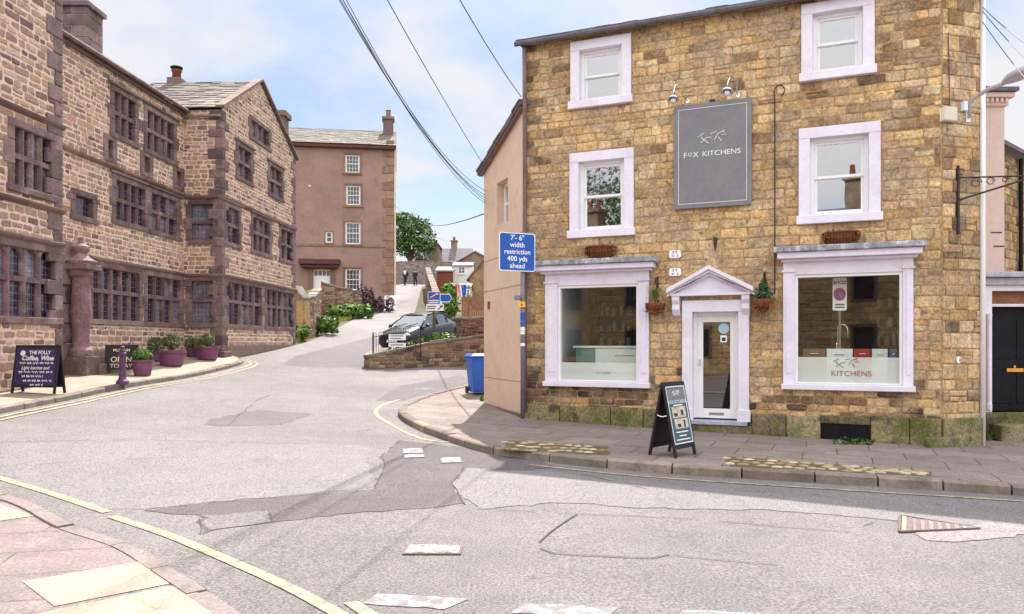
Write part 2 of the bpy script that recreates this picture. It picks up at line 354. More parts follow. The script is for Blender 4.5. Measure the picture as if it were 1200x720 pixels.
def drape(name,poly,off,m,parent=None,step=.5,kind=None,skirt=0.):
    bm = bmesh.new(); f = bm.faces.new([bm.verts.new((x,y,0)) for x,y in poly])
    bmesh.ops.triangulate(bm,faces=[f])
    for ax in (0,1):
        lo,hi = min(p[ax] for p in poly),max(p[ax] for p in poly); k = math.ceil(lo/step)*step
        while k<hi:
            co = [0,0,0]; no = [0,0,0]; co[ax] = k; no[ax] = 1
            bmesh.ops.bisect_plane(bm,geom=bm.verts[:]+bm.edges[:]+bm.faces[:],plane_co=co,plane_no=no,dist=1e-5); k += step
    vs = bm.verts[:]; z = garr([(v.co.x,v.co.y) for v in vs])
    for v,h in zip(vs,z): v.co.z = h+off
    for q in bm.faces:
        q.normal_update()
        if q.normal.z<0: q.normal_flip()
    if skirt:
        ex = bmesh.ops.extrude_edge_only(bm,edges=[e for e in bm.edges if e.is_boundary])
        for q in ex['geom']:
            if isinstance(q,bmesh.types.BMVert): q.co.z -= skirt
    me = bpy.data.meshes.new(name); bm.to_mesh(me); bm.free(); me.materials.append(MATS[m])
    o = bpy.data.objects.new(name,me); COL.objects.link(o)
    if parent: o.parent = parent
    if kind: o['kind'] = kind
    return o
def smoothline(pts,n=8):
    out = []
    for i in range(len(pts)-1):
        p0,p1,p2,p3 = pts[max(i-1,0)],pts[i],pts[i+1],pts[min(i+2,len(pts)-1)]
        for k in range(n):
            t = k/n; out.append(tuple(.5*((2*p1[a])+(-p0[a]+p2[a])*t+(2*p0[a]-5*p1[a]+4*p2[a]-p3[a])*t*t+(-p0[a]+3*p1[a]-3*p2[a]+p3[a])*t**3) for a in (0,1)))
    return out+[pts[-1]]
def resample(pts,step):
    out = [pts[0]]; acc = 0
    for a,b in zip(pts,pts[1:]):
        L = math.hypot(b[0]-a[0],b[1]-a[1]); s = step-acc
        while s<=L:
            out.append((a[0]+(b[0]-a[0])*s/L,a[1]+(b[1]-a[1])*s/L)); s += step
        acc = (acc+L)%step
    return out
def offset(pts,d):
    out = []
    for i,p in enumerate(pts):
        a,b = pts[max(i-1,0)],pts[min(i+1,len(pts)-1)]; l = math.hypot(b[0]-a[0],b[1]-a[1]) or 1
        out.append((p[0]-(b[1]-a[1])/l*d,p[1]+(b[0]-a[0])/l*d))
    return out
def ribbon(name,pts,w,off,m,parent,jit=0.,brk=0.):
    mb = MB(); L = resample(pts,.2); a,b = offset(L,w/2),offset(L,-w/2); za,zb = garr(a),garr(b)
    for i in range(len(L)-1):
        if R.random()<brk: continue
        j = [R.uniform(-jit,jit) for _ in range(4)] if jit else [0]*4
        mb.add([(a[i][0],a[i][1],za[i]+off),(b[i][0],b[i][1],zb[i]+off),(b[i+1][0],b[i+1][1],zb[i+1]+off),(a[i+1][0],a[i+1][1],za[i+1]+off)],[(0,1,2,3)])
    return mb.build(name,m,parent,recalc=False)
def kerb(name,pts,w,off,seg=.9,h=.3,material='kerb_stone'):
    """kerb stones laid end to end; pts is the road edge, the stones lie to its left"""
    mb = MB(); L = resample(pts,.15); a,b = L,offset(L,w); k = max(1,int(seg/.15)); i = 0
    while i<len(L)-1:
        e = min(i+k+R.choice((-1,0,0,1)),len(L)-1); dz = R.uniform(-.008,.008)
        vs = []; fs = []
        for q in range(i,e+1):
            t = .08 if q==i else (-.08 if q==e else 0)
            qq = q+1 if q==i else q-1
            A = tuple(a[q][c]+(a[qq][c]-a[q][c])*abs(t) for c in (0,1)); B = tuple(b[q][c]+(b[qq][c]-b[q][c])*abs(t) for c in (0,1))
            za = g(*A)+off+dz
            vs += [(A[0],A[1],za-h),(A[0]+(B[0]-A[0])*.06,A[1]+(B[1]-A[1])*.06,za-.02),(A[0]+(B[0]-A[0])*.2,A[1]+(B[1]-A[1])*.2,za),(B[0],B[1],za),(B[0],B[1],za-h)]
        m = e-i+1
        for q in range(m-1):
            for c in range(4): fs.append((q*5+c,q*5+c+1,q*5+c+6,q*5+c+5))
        fs += [(0,1,2,3,4),((m-1)*5+4,(m-1)*5+3,(m-1)*5+2,(m-1)*5+1,(m-1)*5)]
        mb.add(vs,fs); i = e
    return mb.build(name,material,kind='structure')

# ------------------------------------------------------------------ walls of real stones
def panel(mb,f,u0,u1,z0,top,ops,mi=0,reveal=.2,brk=()):
    us = sorted({u0,u1,*brk,*[q for o in ops for q in o[:2] if u0<q<u1]})
    for a,b in zip(us,us[1:]):
        segs = [(z0,None)]; m = (a+b)/2; blk = sorted((o[2],o[3]) for o in ops if o[0]<=m<=o[1])
        lo = z0
        for c,d in blk:
            if c>lo+1e-6: mb.add([f.p(a,lo),f.p(b,lo),f.p(b,c),f.p(a,c)],[(0,1,2,3)],(1,1,1),mi)
            lo = max(lo,d)
        mb.add([f.p(a,lo),f.p(b,lo),f.p(b,top(b)),f.p(a,top(a))],[(0,1,2,3)],(1,1,1),mi)
    for a,b,c,d in ops:
        for q in ([(a,c),(a,d)],[(b,c),(b,d)],[(a,c),(b,c)],[(a,d),(b,d)]):
            mb.add([f.p(*q[0]),f.p(*q[1]),f.p(*q[1],-reveal),f.p(*q[0],-reveal)],[(0,1,2,3)],(1,1,1),mi)
def stones(mb,f,u0,u1,z0,zmax,top,ops,hc,wc,gap,d,colf,mi=1,jit=.008,split=.12,cut=.018):
    def emit(ua,ub,za,zb,k=0):
        for o in ops:
            ov = min(zb,o[3])-max(za,o[2]); oh = min(ub,o[1])-max(ua,o[0])
            if ov>.001 and oh>.001:
                if ov<.5*(zb-za) and oh>.5*(ub-ua):
                    if za<o[2]: zb = o[2]
                    else: za = o[3]
                    continue
                if o[0]-ua>.06 and k<6: emit(ua,o[0],za,zb,k+1)
                if ub-o[1]>.06 and k<6: emit(o[1],ub,za,zb,k+1)
                return
        if ub-ua<.05 or zb-za<.045: return
        j = lambda: R.uniform(-jit,jit)
        ua+=gap/2; ub-=gap/2; za+=gap/2; zb-=gap/2
        tl,tr = min(zb,top(ua)),min(zb,top(ub))
        if tl<za+.03 and tr<za+.03: return
        tl,tr = max(tl,za+.01),max(tr,za+.01)
        q = [(ua+j(),za+j()),(ub+j(),za+j()),(ub+j(),tr+j()),(ua+j(),tl+j())]
        if cut:                                                   # knock the corners off: rubble
            o = []
            for i in range(4):
                p,a_,b_ = q[i],q[i-1],q[(i+1)%4]; k1,k2 = R.uniform(.3,1)*cut,R.uniform(.3,1)*cut
                for t_,kk in ((a_,k1),(b_,k2)):
                    l = math.hypot(t_[0]-p[0],t_[1]-p[1]) or 1; kk = min(kk,.4*l); o.append((p[0]+(t_[0]-p[0])*kk/l,p[1]+(t_[1]-p[1])*kk/l))
            q = []
            for i in range(8):
                p,b_ = o[i],o[(i+1)%8]; q.append(p); l = math.hypot(b_[0]-p[0],b_[1]-p[1])
                if l>.12:
                    for t_ in ((.33,.67) if l>.25 else (.5,)): q.append((p[0]+(b_[0]-p[0])*t_+R.uniform(-jit,jit)*.3,p[1]+(b_[1]-p[1])*t_+R.uniform(-jit,jit)*.55))
        n = len(q); cx,cz = sum(p[0] for p in q)/n,sum(p[1] for p in q)/n
        e = min(.024,.2*(zb-za)); dd = d*R.uniform(.5,1.35); hx,hz_ = max((ub-ua)/2,.01),max((zb-za)/2,.01); tx,ty = R.uniform(-.006,.006),R.uniform(-.006,.006)
        inn = [(cx+(a-cx)*(1-e/hx),cz+(b-cz)*(1-e/hz_)) for a,b in q]
        vs = [f.p(a,b,-.01) for a,b in q]+[f.p(cx+(a-cx)*.985,cz+(b-cz)*.98,dd*.55) for a,b in q]+[f.p(a,b,dd+tx*(a-cx)/hx+ty*(b-cz)/hz_) for a,b in inn]
        fs = [(i,(i+1)%n,(i+1)%n+n,i+n) for i in range(n)]+[(i+n,(i+1)%n+n,(i+1)%n+2*n,i+2*n) for i in range(n)]+[tuple(range(2*n,3*n))]
        mb.add(vs,fs,colf(cx,cz),mi)
    z = z0
    while z<zmax-.03:
        h = R.uniform(*hc); h = min(h,zmax-z); u = u0-R.uniform(0,.3)
        while u<u1:
            w = R.uniform(*wc)*(h/((hc[0]+hc[1])/2))**.4; a,b = max(u,u0),min(u+w,u1)
            if u1-b<.07: b = u1; w = u1-u+.01
            if b-a>.05:
                if R.random()<split and h>.13:
                    m = z+h*R.uniform(.4,.6); emit(a,b,z,m); emit(a,b,m,z+h)
                else: emit(a,b,z,z+h)
            u += w
        z += h
def pick(cols,wts,v=.15):
    c = R.choices(cols,wts)[0]; k = 1+R.uniform(-v,v); return tuple(max(.005,q*k*(1+R.uniform(-.04,.04))) for q in c)
def slates(mb,o,u,s,n,U,S,row=.28,wc=(.25,.55),cols=None,th=.022):
    """stone slates laid in courses from the eaves up; o eaves corner, u along, s up the slope"""
    o,u,s,n = Vector(o),Vector(u),Vector(s),Vector(n); y = 0; k = 0
    while y<S-.02:
        h = row*(1-.35*y/S); y1 = min(y+h*1.3,S); a = -R.uniform(0,.3)
        while a<U:
            w = R.uniform(*wc); x0,x1 = max(a,0)+.004,min(a+w,U)-.004; a += w
            if x1-x0<.04: continue
            e = R.uniform(-.012,.012); t = th*R.uniform(.7,1.5); b = .006
            P = [o+u*x0+s*(y+e)+n*b,o+u*x1+s*(y+e+R.uniform(-.01,.01))+n*b,o+u*x1+s*y1,o+u*x0+s*y1]
            mb.hexa([tuple(p) for p in P]+[tuple(p+n*(t if i<2 else t*.45)) for i,p in enumerate(P)],pick(cols[0],cols[1],.2))
        y += h
def quoins(mb,corner,fa,fb_,z0,z1,h=(.26,.36),la=.48,lb=.26,w=.035,g_=.014):
    """alternating corner stones; fa(u from corner) and fb_ are 2D unit directions away from the corner"""
    z = z0; k = 0; cx,cy = corner
    na = (-fb_[0],-fb_[1]); nb = (-fa[0],-fa[1])
    while z<z1-.05:
        hh = min(R.uniform(*h),z1-z); a,b = (la,lb) if k%2==0 else (lb,la); a*=R.uniform(.85,1.1); b*=R.uniform(.85,1.1)
        c = (cx+na[0]*w+nb[0]*w,cy+na[1]*w+nb[1]*w)
        pts = [c,(c[0]+fa[0]*a,c[1]+fa[1]*a),(c[0]+fa[0]*a+fb_[0]*.1,c[1]+fa[1]*a+fb_[1]*.1),(c[0]+fa[0]*.1+fb_[0]*.1,c[1]+fa[1]*.1+fb_[1]*.1),(c[0]+fb_[0]*b+fa[0]*.1,c[1]+fb_[1]*b+fa[1]*.1),(c[0]+fb_[0]*b,c[1]+fb_[1]*b)]
        mb.pz(pts,z+g_/2,z+hh-g_/2); z += hh; k += 1
def leaves(mb,blobs,n,size,cols,wts,flat=.0,shell=.35):
    for c,r in blobs:
        for _ in range(n):
            d = Vector((R.gauss(0,1),R.gauss(0,1),R.gauss(0,1))).normalized(); k = (shell+(1-shell)*R.random())**.6
            p = Vector((c[0]+d.x*r[0]*k,c[1]+d.y*r[1]*k,c[2]+d.z*r[2]*k)); s = size*R.uniform(.6,1.4)
            nn = (d+Vector((R.gauss(0,.7),R.gauss(0,.7),R.gauss(0,.7)+.3))).normalized(); a = nn.orthogonal().normalized()
            a = (Matrix.Rotation(R.uniform(0,6.28),3,nn)@a); b = nn.cross(a)
            mb.add([tuple(p-a*s),tuple(p+b*s*.45-a*s*.1),tuple(p+a*s),tuple(p-b*s*.45-a*s*.1)],[(0,1,2,3)],pick(cols,wts,.25))
GREEN = ([(.055,.115,.022),(.085,.165,.030),(.035,.075,.016),(.12,.20,.045)],[4,3,3,1])
LIME = ([(.13,.23,.035),(.09,.17,.03),(.055,.11,.02)],[4,3,2])
PURP = ([(.13,.055,.09),(.09,.035,.06),(.20,.09,.13),(.06,.05,.03)],[4,3,2,2])

# ------------------------------------------------------------------ THE GROUND
def axis(lo,hi,step,far):
    a = list(np.arange(lo,hi+1e-6,step)); d = step
    while a[-1]<far: d*=1.5; a.append(a[-1]+d)
    d = step
    while a[0]>-far: d*=1.5; a.insert(0,a[0]-d)
    return a
xs,ys = axis(-30,24,1.,900),axis(-10,112,1.,900)
gx,gy = np.meshgrid(xs,ys); gz = garr(np.stack([gx.ravel(),gy.ravel()],1))-.06
mb = MB(); nx = len(xs)
mb.v = [(float(a),float(b),float(c)) for a,b,c in zip(gx.ravel(),gy.ravel(),gz)]
for j in range(len(ys)-1):
    for i in range(nx-1): mb.f.append((j*nx+i,j*nx+i+1,(j+1)*nx+i+1,(j+1)*nx+i)); mb.c.append((1,1,1)); mb.m.append(0)
mb.build('ground','earth',kind='structure',recalc=False,smooth=True)

road = drape('road',[(-9.6,-9),(26,-9),(26,9),(9.5,12),(6,14),(1,17),(.5,24),(-1,27),(-4.5,27.5),(-5.2,30),(-5.4,36),(-5.9,45),(-7.2,58),(-9.4,80),(-9.8,95),(-12.6,95),(-12.4,80),(-10.2,62),(-9.4,50),(-9.0,42),(-8.9,33),(-9.3,25.3),(-9.4,8)],0.,'asphalt',step=1.0,kind='structure')
def ragged(pts,st=.13,j=.05):
    o = []
    for a,b in zip(pts,pts[1:]+pts[:1]):
        n = max(1,int(math.hypot(b[0]-a[0],b[1]-a[1])/st))
        for i in range(n): o.append((a[0]+(b[0]-a[0])*i/n+(R.uniform(-j,j) if i else 0),a[1]+(b[1]-a[1])*i/n+(R.uniform(-j,j) if i else 0)))
    return o
def patch(name,pix,m,off=.004,j=.05): return drape(name,ragged([gnd(*p) for p in pix],.13,j),off,m,road,step=1.0)
patch('tarmac_patch',[(168,599),(240,590),(330,583),(438,574),(452,546),(446,535),(470,516),(500,520),(560,526),(618,532),(650,546),(640,549),(610,553),(560,548),(545,548),(530,568),(545,590),(505,596),(430,600),(330,611),(250,622),(236,627),(232,604),(200,603)],'asphalt_dark')
patch('tarmac_patch',[(245,492),(300,481),(368,485),(330,498),(262,500),(238,498)],'asphalt_mid')
patch('tarmac_patch',[(452,462),(470,452),(540,440),(556,447),(500,462),(474,470),(440,470)],'asphalt_mid')
patch('tarmac_patch',[(372,431),(330,428),(345,418),(395,405),(440,393),(445,402),(430,415),(425,431)],'asphalt_mid')
patch('tarmac_patch',[(545,548),(560,550),(640,553),(820,572),(1200,606),(1200,618),(1100,614),(900,598),(760,596),(660,590),(560,597),(530,570)],'asphalt_pale',.005)
patch('tarmac_patch',[(0,520),(150,517),(330,520),(420,522),(440,527),(430,540),(436,572),(330,582),(170,597),(120,598),(0,555)],'asphalt_pale',.003)
patch('concrete_patch',[(1072,626),(1150,612),(1200,614),(1240,619),(1190,630),(1120,636),(1085,634)],'asphalt_pink',.006)
patch('tarmac_patch',[(236,605),(318,600),(318,612),(245,622)],'asphalt',.007)
def crack(pix,w=.022,brk=.1,off=.009):
    w *= .55
    pts = [gnd(*p) for p in pix]; q = []
    for a,b in zip(pts,pts[1:]):
        n = max(2,int(math.hypot(b[0]-a[0],b[1]-a[1])/.25))
        for i in range(n): q.append((a[0]+(b[0]-a[0])*i/n+R.uniform(-.025,.025),a[1]+(b[1]-a[1])*i/n+R.uniform(-.025,.025)))
    q.append(pts[-1]); ribbon('crack',q,w,off,'crack',road,0,brk)
crack([(168,599),(240,590),(330,583),(438,574)],.02); crack([(438,574),(452,546),(446,535),(470,516)],.02)
crack([(545,548),(530,568),(545,592),(560,597)],.025); crack([(560,597),(678,603),(800,608),(1000,625)],.018,.25)
crack([(678,603),(625,640),(640,649),(700,653),(760,655),(790,650)],.03,.15); crack([(790,652),(840,657),(900,662),(990,668)],.02,.4)
crack([(0,519),(150,516),(250,518),(360,521),(450,527)],.02,.3); crack([(268,498),(300,470),(320,462)],.02,.3)
crack([(236,627),(232,604)],.02); crack([(318,600),(318,613)],.02); crack([(0,548),(120,540),(230,536)],.015,.4)
crack([(1012,617),(1030,612),(1046,613)],.02,.2); crack([(640,549),(680,556),(760,574)],.03,.2)

# right-hand pavement round the corner of the shop
KR = smoothline([(24,3.0),gnd(1500,594,.12),gnd(1200,570,.12),gnd(1000,558,.12),gnd(800,546,.12),gnd(700,538,.12),gnd(600,527,.12),gnd(560,520,.12),gnd(520,508,.12),gnd(490,497,.12),gnd(470,486,.12),gnd(467,478,.12),gnd(480,470,.12),gnd(510,460,.12),gnd(550,450,.12),(-.6,23.5)])
KRi = offset(KR,-.17)
drape('pavement',KRi+[(1.5,24),(9,18),(13,16),(24,14)],.115,'paving',kind='structure',skirt=.2)
kerb('kerb',list(reversed(KR)),.17,.12)
# left-hand pavement in front of the manor
KL = smoothline([(-9.3,3),(-8.9,8),(-8.66,12.96),(-8.62,17.2),(-8.52,22),(-8.6,24.6),(-9.3,25.6)])
drape('pavement',offset(KL,.16)+[(-12.5,25.6),(-12.5,3)],.105,'paving_left',kind='structure',skirt=.2)
kerb('kerb',KL,.16,.11)
# near pavement, lower left
KN = smoothline([gnd(-260,505,.05),gnd(-100,548,.05),gnd(0,576,.05),gnd(44,590,.05),gnd(88,613,.05),gnd(158,636,.05),gnd(222,674,.05),gnd(290,718,.05),gnd(340,764,.05),(-.8,1.2),(-.8,-5)])
pn = drape('pavement',list(reversed(offset(KN,-.11)))+[KN[0],(-10,-5)][::-1][:0]+[(KN[0][0]-.5,KN[0][1]-.4),(-10,-5)],.038,'paving_near',kind='structure',skirt=.2)
kerb('kerb',list(reversed(KN)),.16,.05,material='kerb_pale')
for q in ([(26,682),(172,657),(222,680),(64,711)],[(36,722),(70,714),(216,684),(258,714),(235,745),(40,750)],[(-40,601),(-2,591),(40,605),(-2,611)]):
    drape('paving_slab',[gnd(*p,.04) for p in q],.043,'pale_flag',pn,kind=None)
# painted lines
for o in (-.22,-.42): ribbon('yellow_line',offset(KL,o),.075,.008,'yellow_worn',road)
i0 = len(KR)//2
kr = [p for p in KR]
ribbon('yellow_line',offset(kr[4:46],.42),.07,.008,'yellow_worn',road)
ribbon('yellow_line',smoothline([gnd(560,520),gnd(500,516),gnd(462,500),gnd(441,486),gnd(447,476),gnd(470,468)]),.09,.008,'yellow_worn',road)
ribbon('yellow_line',smoothline([gnd(-40,552),gnd(0,561),gnd(60,579),gnd(126,601)]),.10,.008,'yellow_worn',road)
ribbon('yellow_line',smoothline([gnd(132,606),gnd(200,629),gnd(290,667),gnd(350,695),gnd(420,734)]),.10,.008,'yellow_worn',road)
patch('yellow_line',[(403,708),(420,706),(470,735),(440,738)],'yellow_worn',.008,.01)
patch('white_line',[(442,697),(549,703),(520,715),(425,708)],'white_worn',.005,.02)
patch('white_line',[(614,708),(724,713),(715,722),(600,719)],'white_worn',.005,.02)
patch('white_line',[(800,716),(905,720),(890,732),(790,728)],'white_worn',.005,.02)
# setts let into the pavement
mb = MB(); mo = MB()
for px0,px1,rows,ya,yb in ((590,712,3,(516,523),(528,533)),(852,1092,3,(535,553),(546,558))):
    A,B = gnd(px0,ya[0],.12),gnd(px1,ya[1],.12); C_,D = gnd(px0+4,yb[0],.12),gnd(px1,yb[1],.12)
    drape('sett_bed',ragged([A,B,D,C_],.16,.05),.119,'rust_bed',kind='structure')
    L = math.hypot(B[0]-A[0],B[1]-A[1]); n = int(L/.155)
    for i in range(n):
        for j in range(rows):
            s,t = (i+.5*(j%2)+R.uniform(-.2,.2))/n,(j+.5+R.uniform(-.22,.22))/rows
            if R.random()<.06: continue
            x = (A[0]*(1-s)+B[0]*s)*(1-t)+(C_[0]*(1-s)+D[0]*s)*t; y = (A[1]*(1-s)+B[1]*s)*(1-t)+(C_[1]*(1-s)+D[1]*s)*t
            mb.ball((x,y,g(x,y)+.117),(R.uniform(.065,.095),R.uniform(.06,.085),R.uniform(.014,.024)),8,5,pick([(.40,.33,.21),(.33,.25,.15),(.47,.40,.28),(.26,.17,.09)],[3,2,2,1],.2))
mb.build('cobbles','cobble',kind='structure',smooth=True)

# ------------------------------------------------------------------ CORNER SHOP
A0 = (.267,16.0); FR = F(A0,(7.52,-3.2)); BK = (-FR.n[0],-FR.n[1])
UC = FR.u(1103); P0 = FR.p(UC,0)[:2]; FC = F(P0,(.95,.30)); UCH = .848; P1 = FC.p(UCH,0)[:2]
ZT = 7.93
shop = thing('shop_building','three storey tan stone corner building with lilac-white window surrounds and pedimented door','building',at(*A0,.1))
def rect(x0,y0,x1,y1):                    # pixel box on the facade, measured along its middle
    xm = (x0+x1)/2; return (FR.u(x0),FR.u(x1),FR.px(xm,y1)[1],FR.px(xm,y0)[1])
SASH = [(rect(669,45,740,124),'top'),(rect(668,177,743,277),'mid'),(rect(939,0,1025,91),'top'),(rect(936,147,1032,260),'mid')]
SL,SR = rect(640,318,761,453),rect(918,304,1070,457)
DR = rect(800,352,878,493); DR = (DR[0],DR[1],-.05,DR[3])
VENT = rect(962,497,1020,516)
ops = [s[0] for s in SASH]+[SL,SR,DR]
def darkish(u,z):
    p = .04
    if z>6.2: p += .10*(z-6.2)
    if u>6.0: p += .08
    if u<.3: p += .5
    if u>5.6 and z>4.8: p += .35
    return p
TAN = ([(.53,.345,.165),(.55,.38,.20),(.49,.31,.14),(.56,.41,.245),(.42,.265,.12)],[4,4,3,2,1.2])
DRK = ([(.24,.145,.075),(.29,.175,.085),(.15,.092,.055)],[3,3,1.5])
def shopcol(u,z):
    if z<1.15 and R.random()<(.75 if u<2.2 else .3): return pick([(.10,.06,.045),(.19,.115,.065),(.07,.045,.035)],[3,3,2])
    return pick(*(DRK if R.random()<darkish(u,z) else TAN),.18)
mb = MB(); top = lambda u: ZT
panel(mb,FR,0,UC,-.5,top,ops,0,.3)
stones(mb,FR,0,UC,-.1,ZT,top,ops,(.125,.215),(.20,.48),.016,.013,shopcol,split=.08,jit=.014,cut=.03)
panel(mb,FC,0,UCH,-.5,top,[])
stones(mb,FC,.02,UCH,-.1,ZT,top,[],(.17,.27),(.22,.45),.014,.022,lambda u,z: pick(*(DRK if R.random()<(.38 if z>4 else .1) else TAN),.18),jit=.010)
bk = lambda p,s: (p[0]+BK[0]*s,p[1]+BK[1]*s)
PB1,PA1 = bk(P1,7),bk(A0,7)
for a,b in ((P1,PB1),(PB1,PA1),(PA1,A0)):
    mb.add([(*a,-.5),(*b,-.5),(*b,ZT),(*a,ZT)],[(0,1,2,3)])
mb.build('wall',['mortar_tan','stone_tan'],shop)
# plinth
mb = MB(); u = 0
while u<UC-.05:
    w = min(R.uniform(.6,1.2),UC-u)
    for a,b in ((u,u+w),):
        if b>VENT[0] and a<VENT[1]:
            segs = [(a,VENT[0]),(VENT[1],b)]
        else: segs = [(a,b)]
        for p,q in segs:
            if q-p>.03 and not (p<DR[1]+.05 and q>DR[0]-.05): mb.fb(FR,p+.006,q-.006,-.6,.40+R.uniform(-.02,.03),-.02,.085+R.uniform(-.012,.012))
            elif q-p>.03:
                if DR[0]-.05-p>.05: mb.fb(FR,p+.006,DR[0]-.05,-.6,.40,-.02,.085)
                if q-DR[1]-.05>.05: mb.fb(FR,DR[1]+.05,q-.006,-.6,.40,-.02,.085)
    u += w
mb.fb(FR,VENT[0]+.002,VENT[1]-.002,VENT[3],.41,-.02,.075)
mb.build('plinth','mossy_stone',shop,bevel=.02); mb = MB()
mb.fb(FC,.0,UCH,-.6,.42,-.02,.08); mb.build('plinth','mossy_stone',shop,bevel=.02)
mb = MB(); mb.fb(FC,-.45,.18,-.6,.12,.07,.16)
mb.build('plinth','mossy_stone',shop,bevel=.02)
mb = MB(); mb.fb(FR,VENT[0]-.01,VENT[1]+.01,-.6,VENT[3],-.3,.045); v = mb.build('basement_vent','black_paint',shop)
mb = MB()
for i in range(9): uu = VENT[0]+.05+(VENT[1]-VENT[0]-.1)*i/8; mb.fb(FR,uu-.008,uu+.008,VENT[2]-.05,VENT[3]-.01,.045,.06)
mb.build('bar','black_paint',v)
mb = MB(); ex = .22
for (x0,x1,cc) in ((0,UC,None),):
    pass
roofcols = ([(.16,.13,.13),(.22,.17,.15),(.11,.09,.10)],[3,2,2])
ro = FR.p(-.12,ZT-.02,ex); slen = 3.8; sv = Vector((BK[0]*math.cos(.31),BK[1]*math.cos(.31),math.sin(.31))); uv = Vector((*FR.d,0)); nv = uv.cross(sv)
slates(mb,ro,uv,sv,nv,UC+.9,slen,.32,cols=roofcols)
mb.build('roof','slate',shop)
mb = MB(); rc = Vector(ro)+sv*slen
e = Vector(ro); e2 = e+uv*(UC+.9); r1 = rc; r2 = rc+uv*(UC+.9); b1 = Vector((*bk(A0,7.2),ZT)); b2 = Vector((*bk(P1,7.2),ZT))
mb.add([tuple(q) for q in (e,e2,r2,r1,b1,b2)],[(0,1,2,3),(3,2,5,4),(0,3,4),(1,2,5)]); mb.build('roof_slope','dark_slate',shop)
mb = MB(); mb.tube([FR.p(-.14,ZT-.06,.2),FR.p(UC+.2,ZT-.06,.2)],.055,8); mb.build('gutter','dark_slate',shop)
# sash windows
def sash(f,b,parent,surround,frame,gl,sw=.16,sill=.1,room='room_mid',proj=.045,gb=0):
    a,c,z0,z1 = b
    s = MB()
    s.fb(f,a,a+sw,z0+.13,z1-sw,-.1,proj); s.fb(f,c-sw,c,z0+.13,z1-sw,-.1,proj); s.fb(f,a,c,z1-sw,z1,-.1,proj+.004)
    w = s.build('window',surround,parent,bevel=.008)
    s = MB(); s.fb(f,a-sill*.35,c+sill*.35,z0-.02,z0+.13,-.12,proj+.06); s.build('sill',surround,w,bevel=.01)
    i0,i1,j0,j1 = a+sw,c-sw,z0+.13,z1-sw; m = (j0+j1)/2
    s = MB(); t = .07
    s.fb(f,i0,i0+t,j0,j1,-.2,-.09); s.fb(f,i1-t,i1,j0,j1,-.2,-.09); s.fb(f,i0+t,i1-t,j1-.06,j1,-.2,-.09); s.fb(f,i0+t,i1-t,j0,j0+.05,-.2,-.07)
    a0,a1 = i0+t,i1-t
    for q0,q1,d in ((j0+.05,m+.02,-.16),(m-.02,j1-.06,-.125)):        # lower sash behind the upper one
        s.fb(f,a0,a0+.05,q0,q1,d-.03,d); s.fb(f,a1-.05,a1,q0,q1,d-.03,d); s.fb(f,a0+.05,a1-.05,q0,q0+.05,d-.03,d+.002); s.fb(f,a0+.05,a1-.05,q1-.05,q1,d-.03,d+.002)
        for k in range(gb):
            uu = a0+(a1-a0)*(k+1)/(gb+1); s.fb(f,uu-.012,uu+.012,q0+.05,q1-.05,d-.02,d-.003)
        if gb: s.fb(f,a0+.05,a1-.05,(q0+q1)/2-.012,(q0+q1)/2+.012,d-.021,d-.004)
    s.build('sash_frame',frame,w,bevel=.004)
    s = MB(); s.fq(f,a0+.04,a1-.04,j0+.08,m,-.175); s.build('pane',gl,w)
    s = MB(); s.fq(f,a0+.04,a1-.04,m,j1-.09,-.14); s.build('pane',gl,w)
    if room:
        s = MB(); r0,r1,q0,q1 = a-.3,c+.3,z0-.2,z1+.1
        for q in ([(r0,q0,-.3),(r0,q1,-.3),(r0,q1,-2.2),(r0,q0,-2.2)],[(r1,q0,-.3),(r1,q1,-.3),(r1,q1,-2.2),(r1,q0,-2.2)],[(r0,q1,-.3),(r1,q1,-.3),(r1,q1,-2.2),(r0,q1,-2.2)],[(r0,q0,-.3),(r1,q0,-.3),(r1,q0,-2.2),(r0,q0,-2.2)],[(r0,q0,-2.2),(r1,q0,-2.2),(r1,q1,-2.2),(r0,q1,-2.2)]):
            s.add([f.p(*k) for k in q],[(0,1,2,3)])
        s.build('room',room,w)
    return w
for b,_ in SASH: sash(FR,b,shop,'lilac_paint','white_paint','sash_glass',sw=.19)
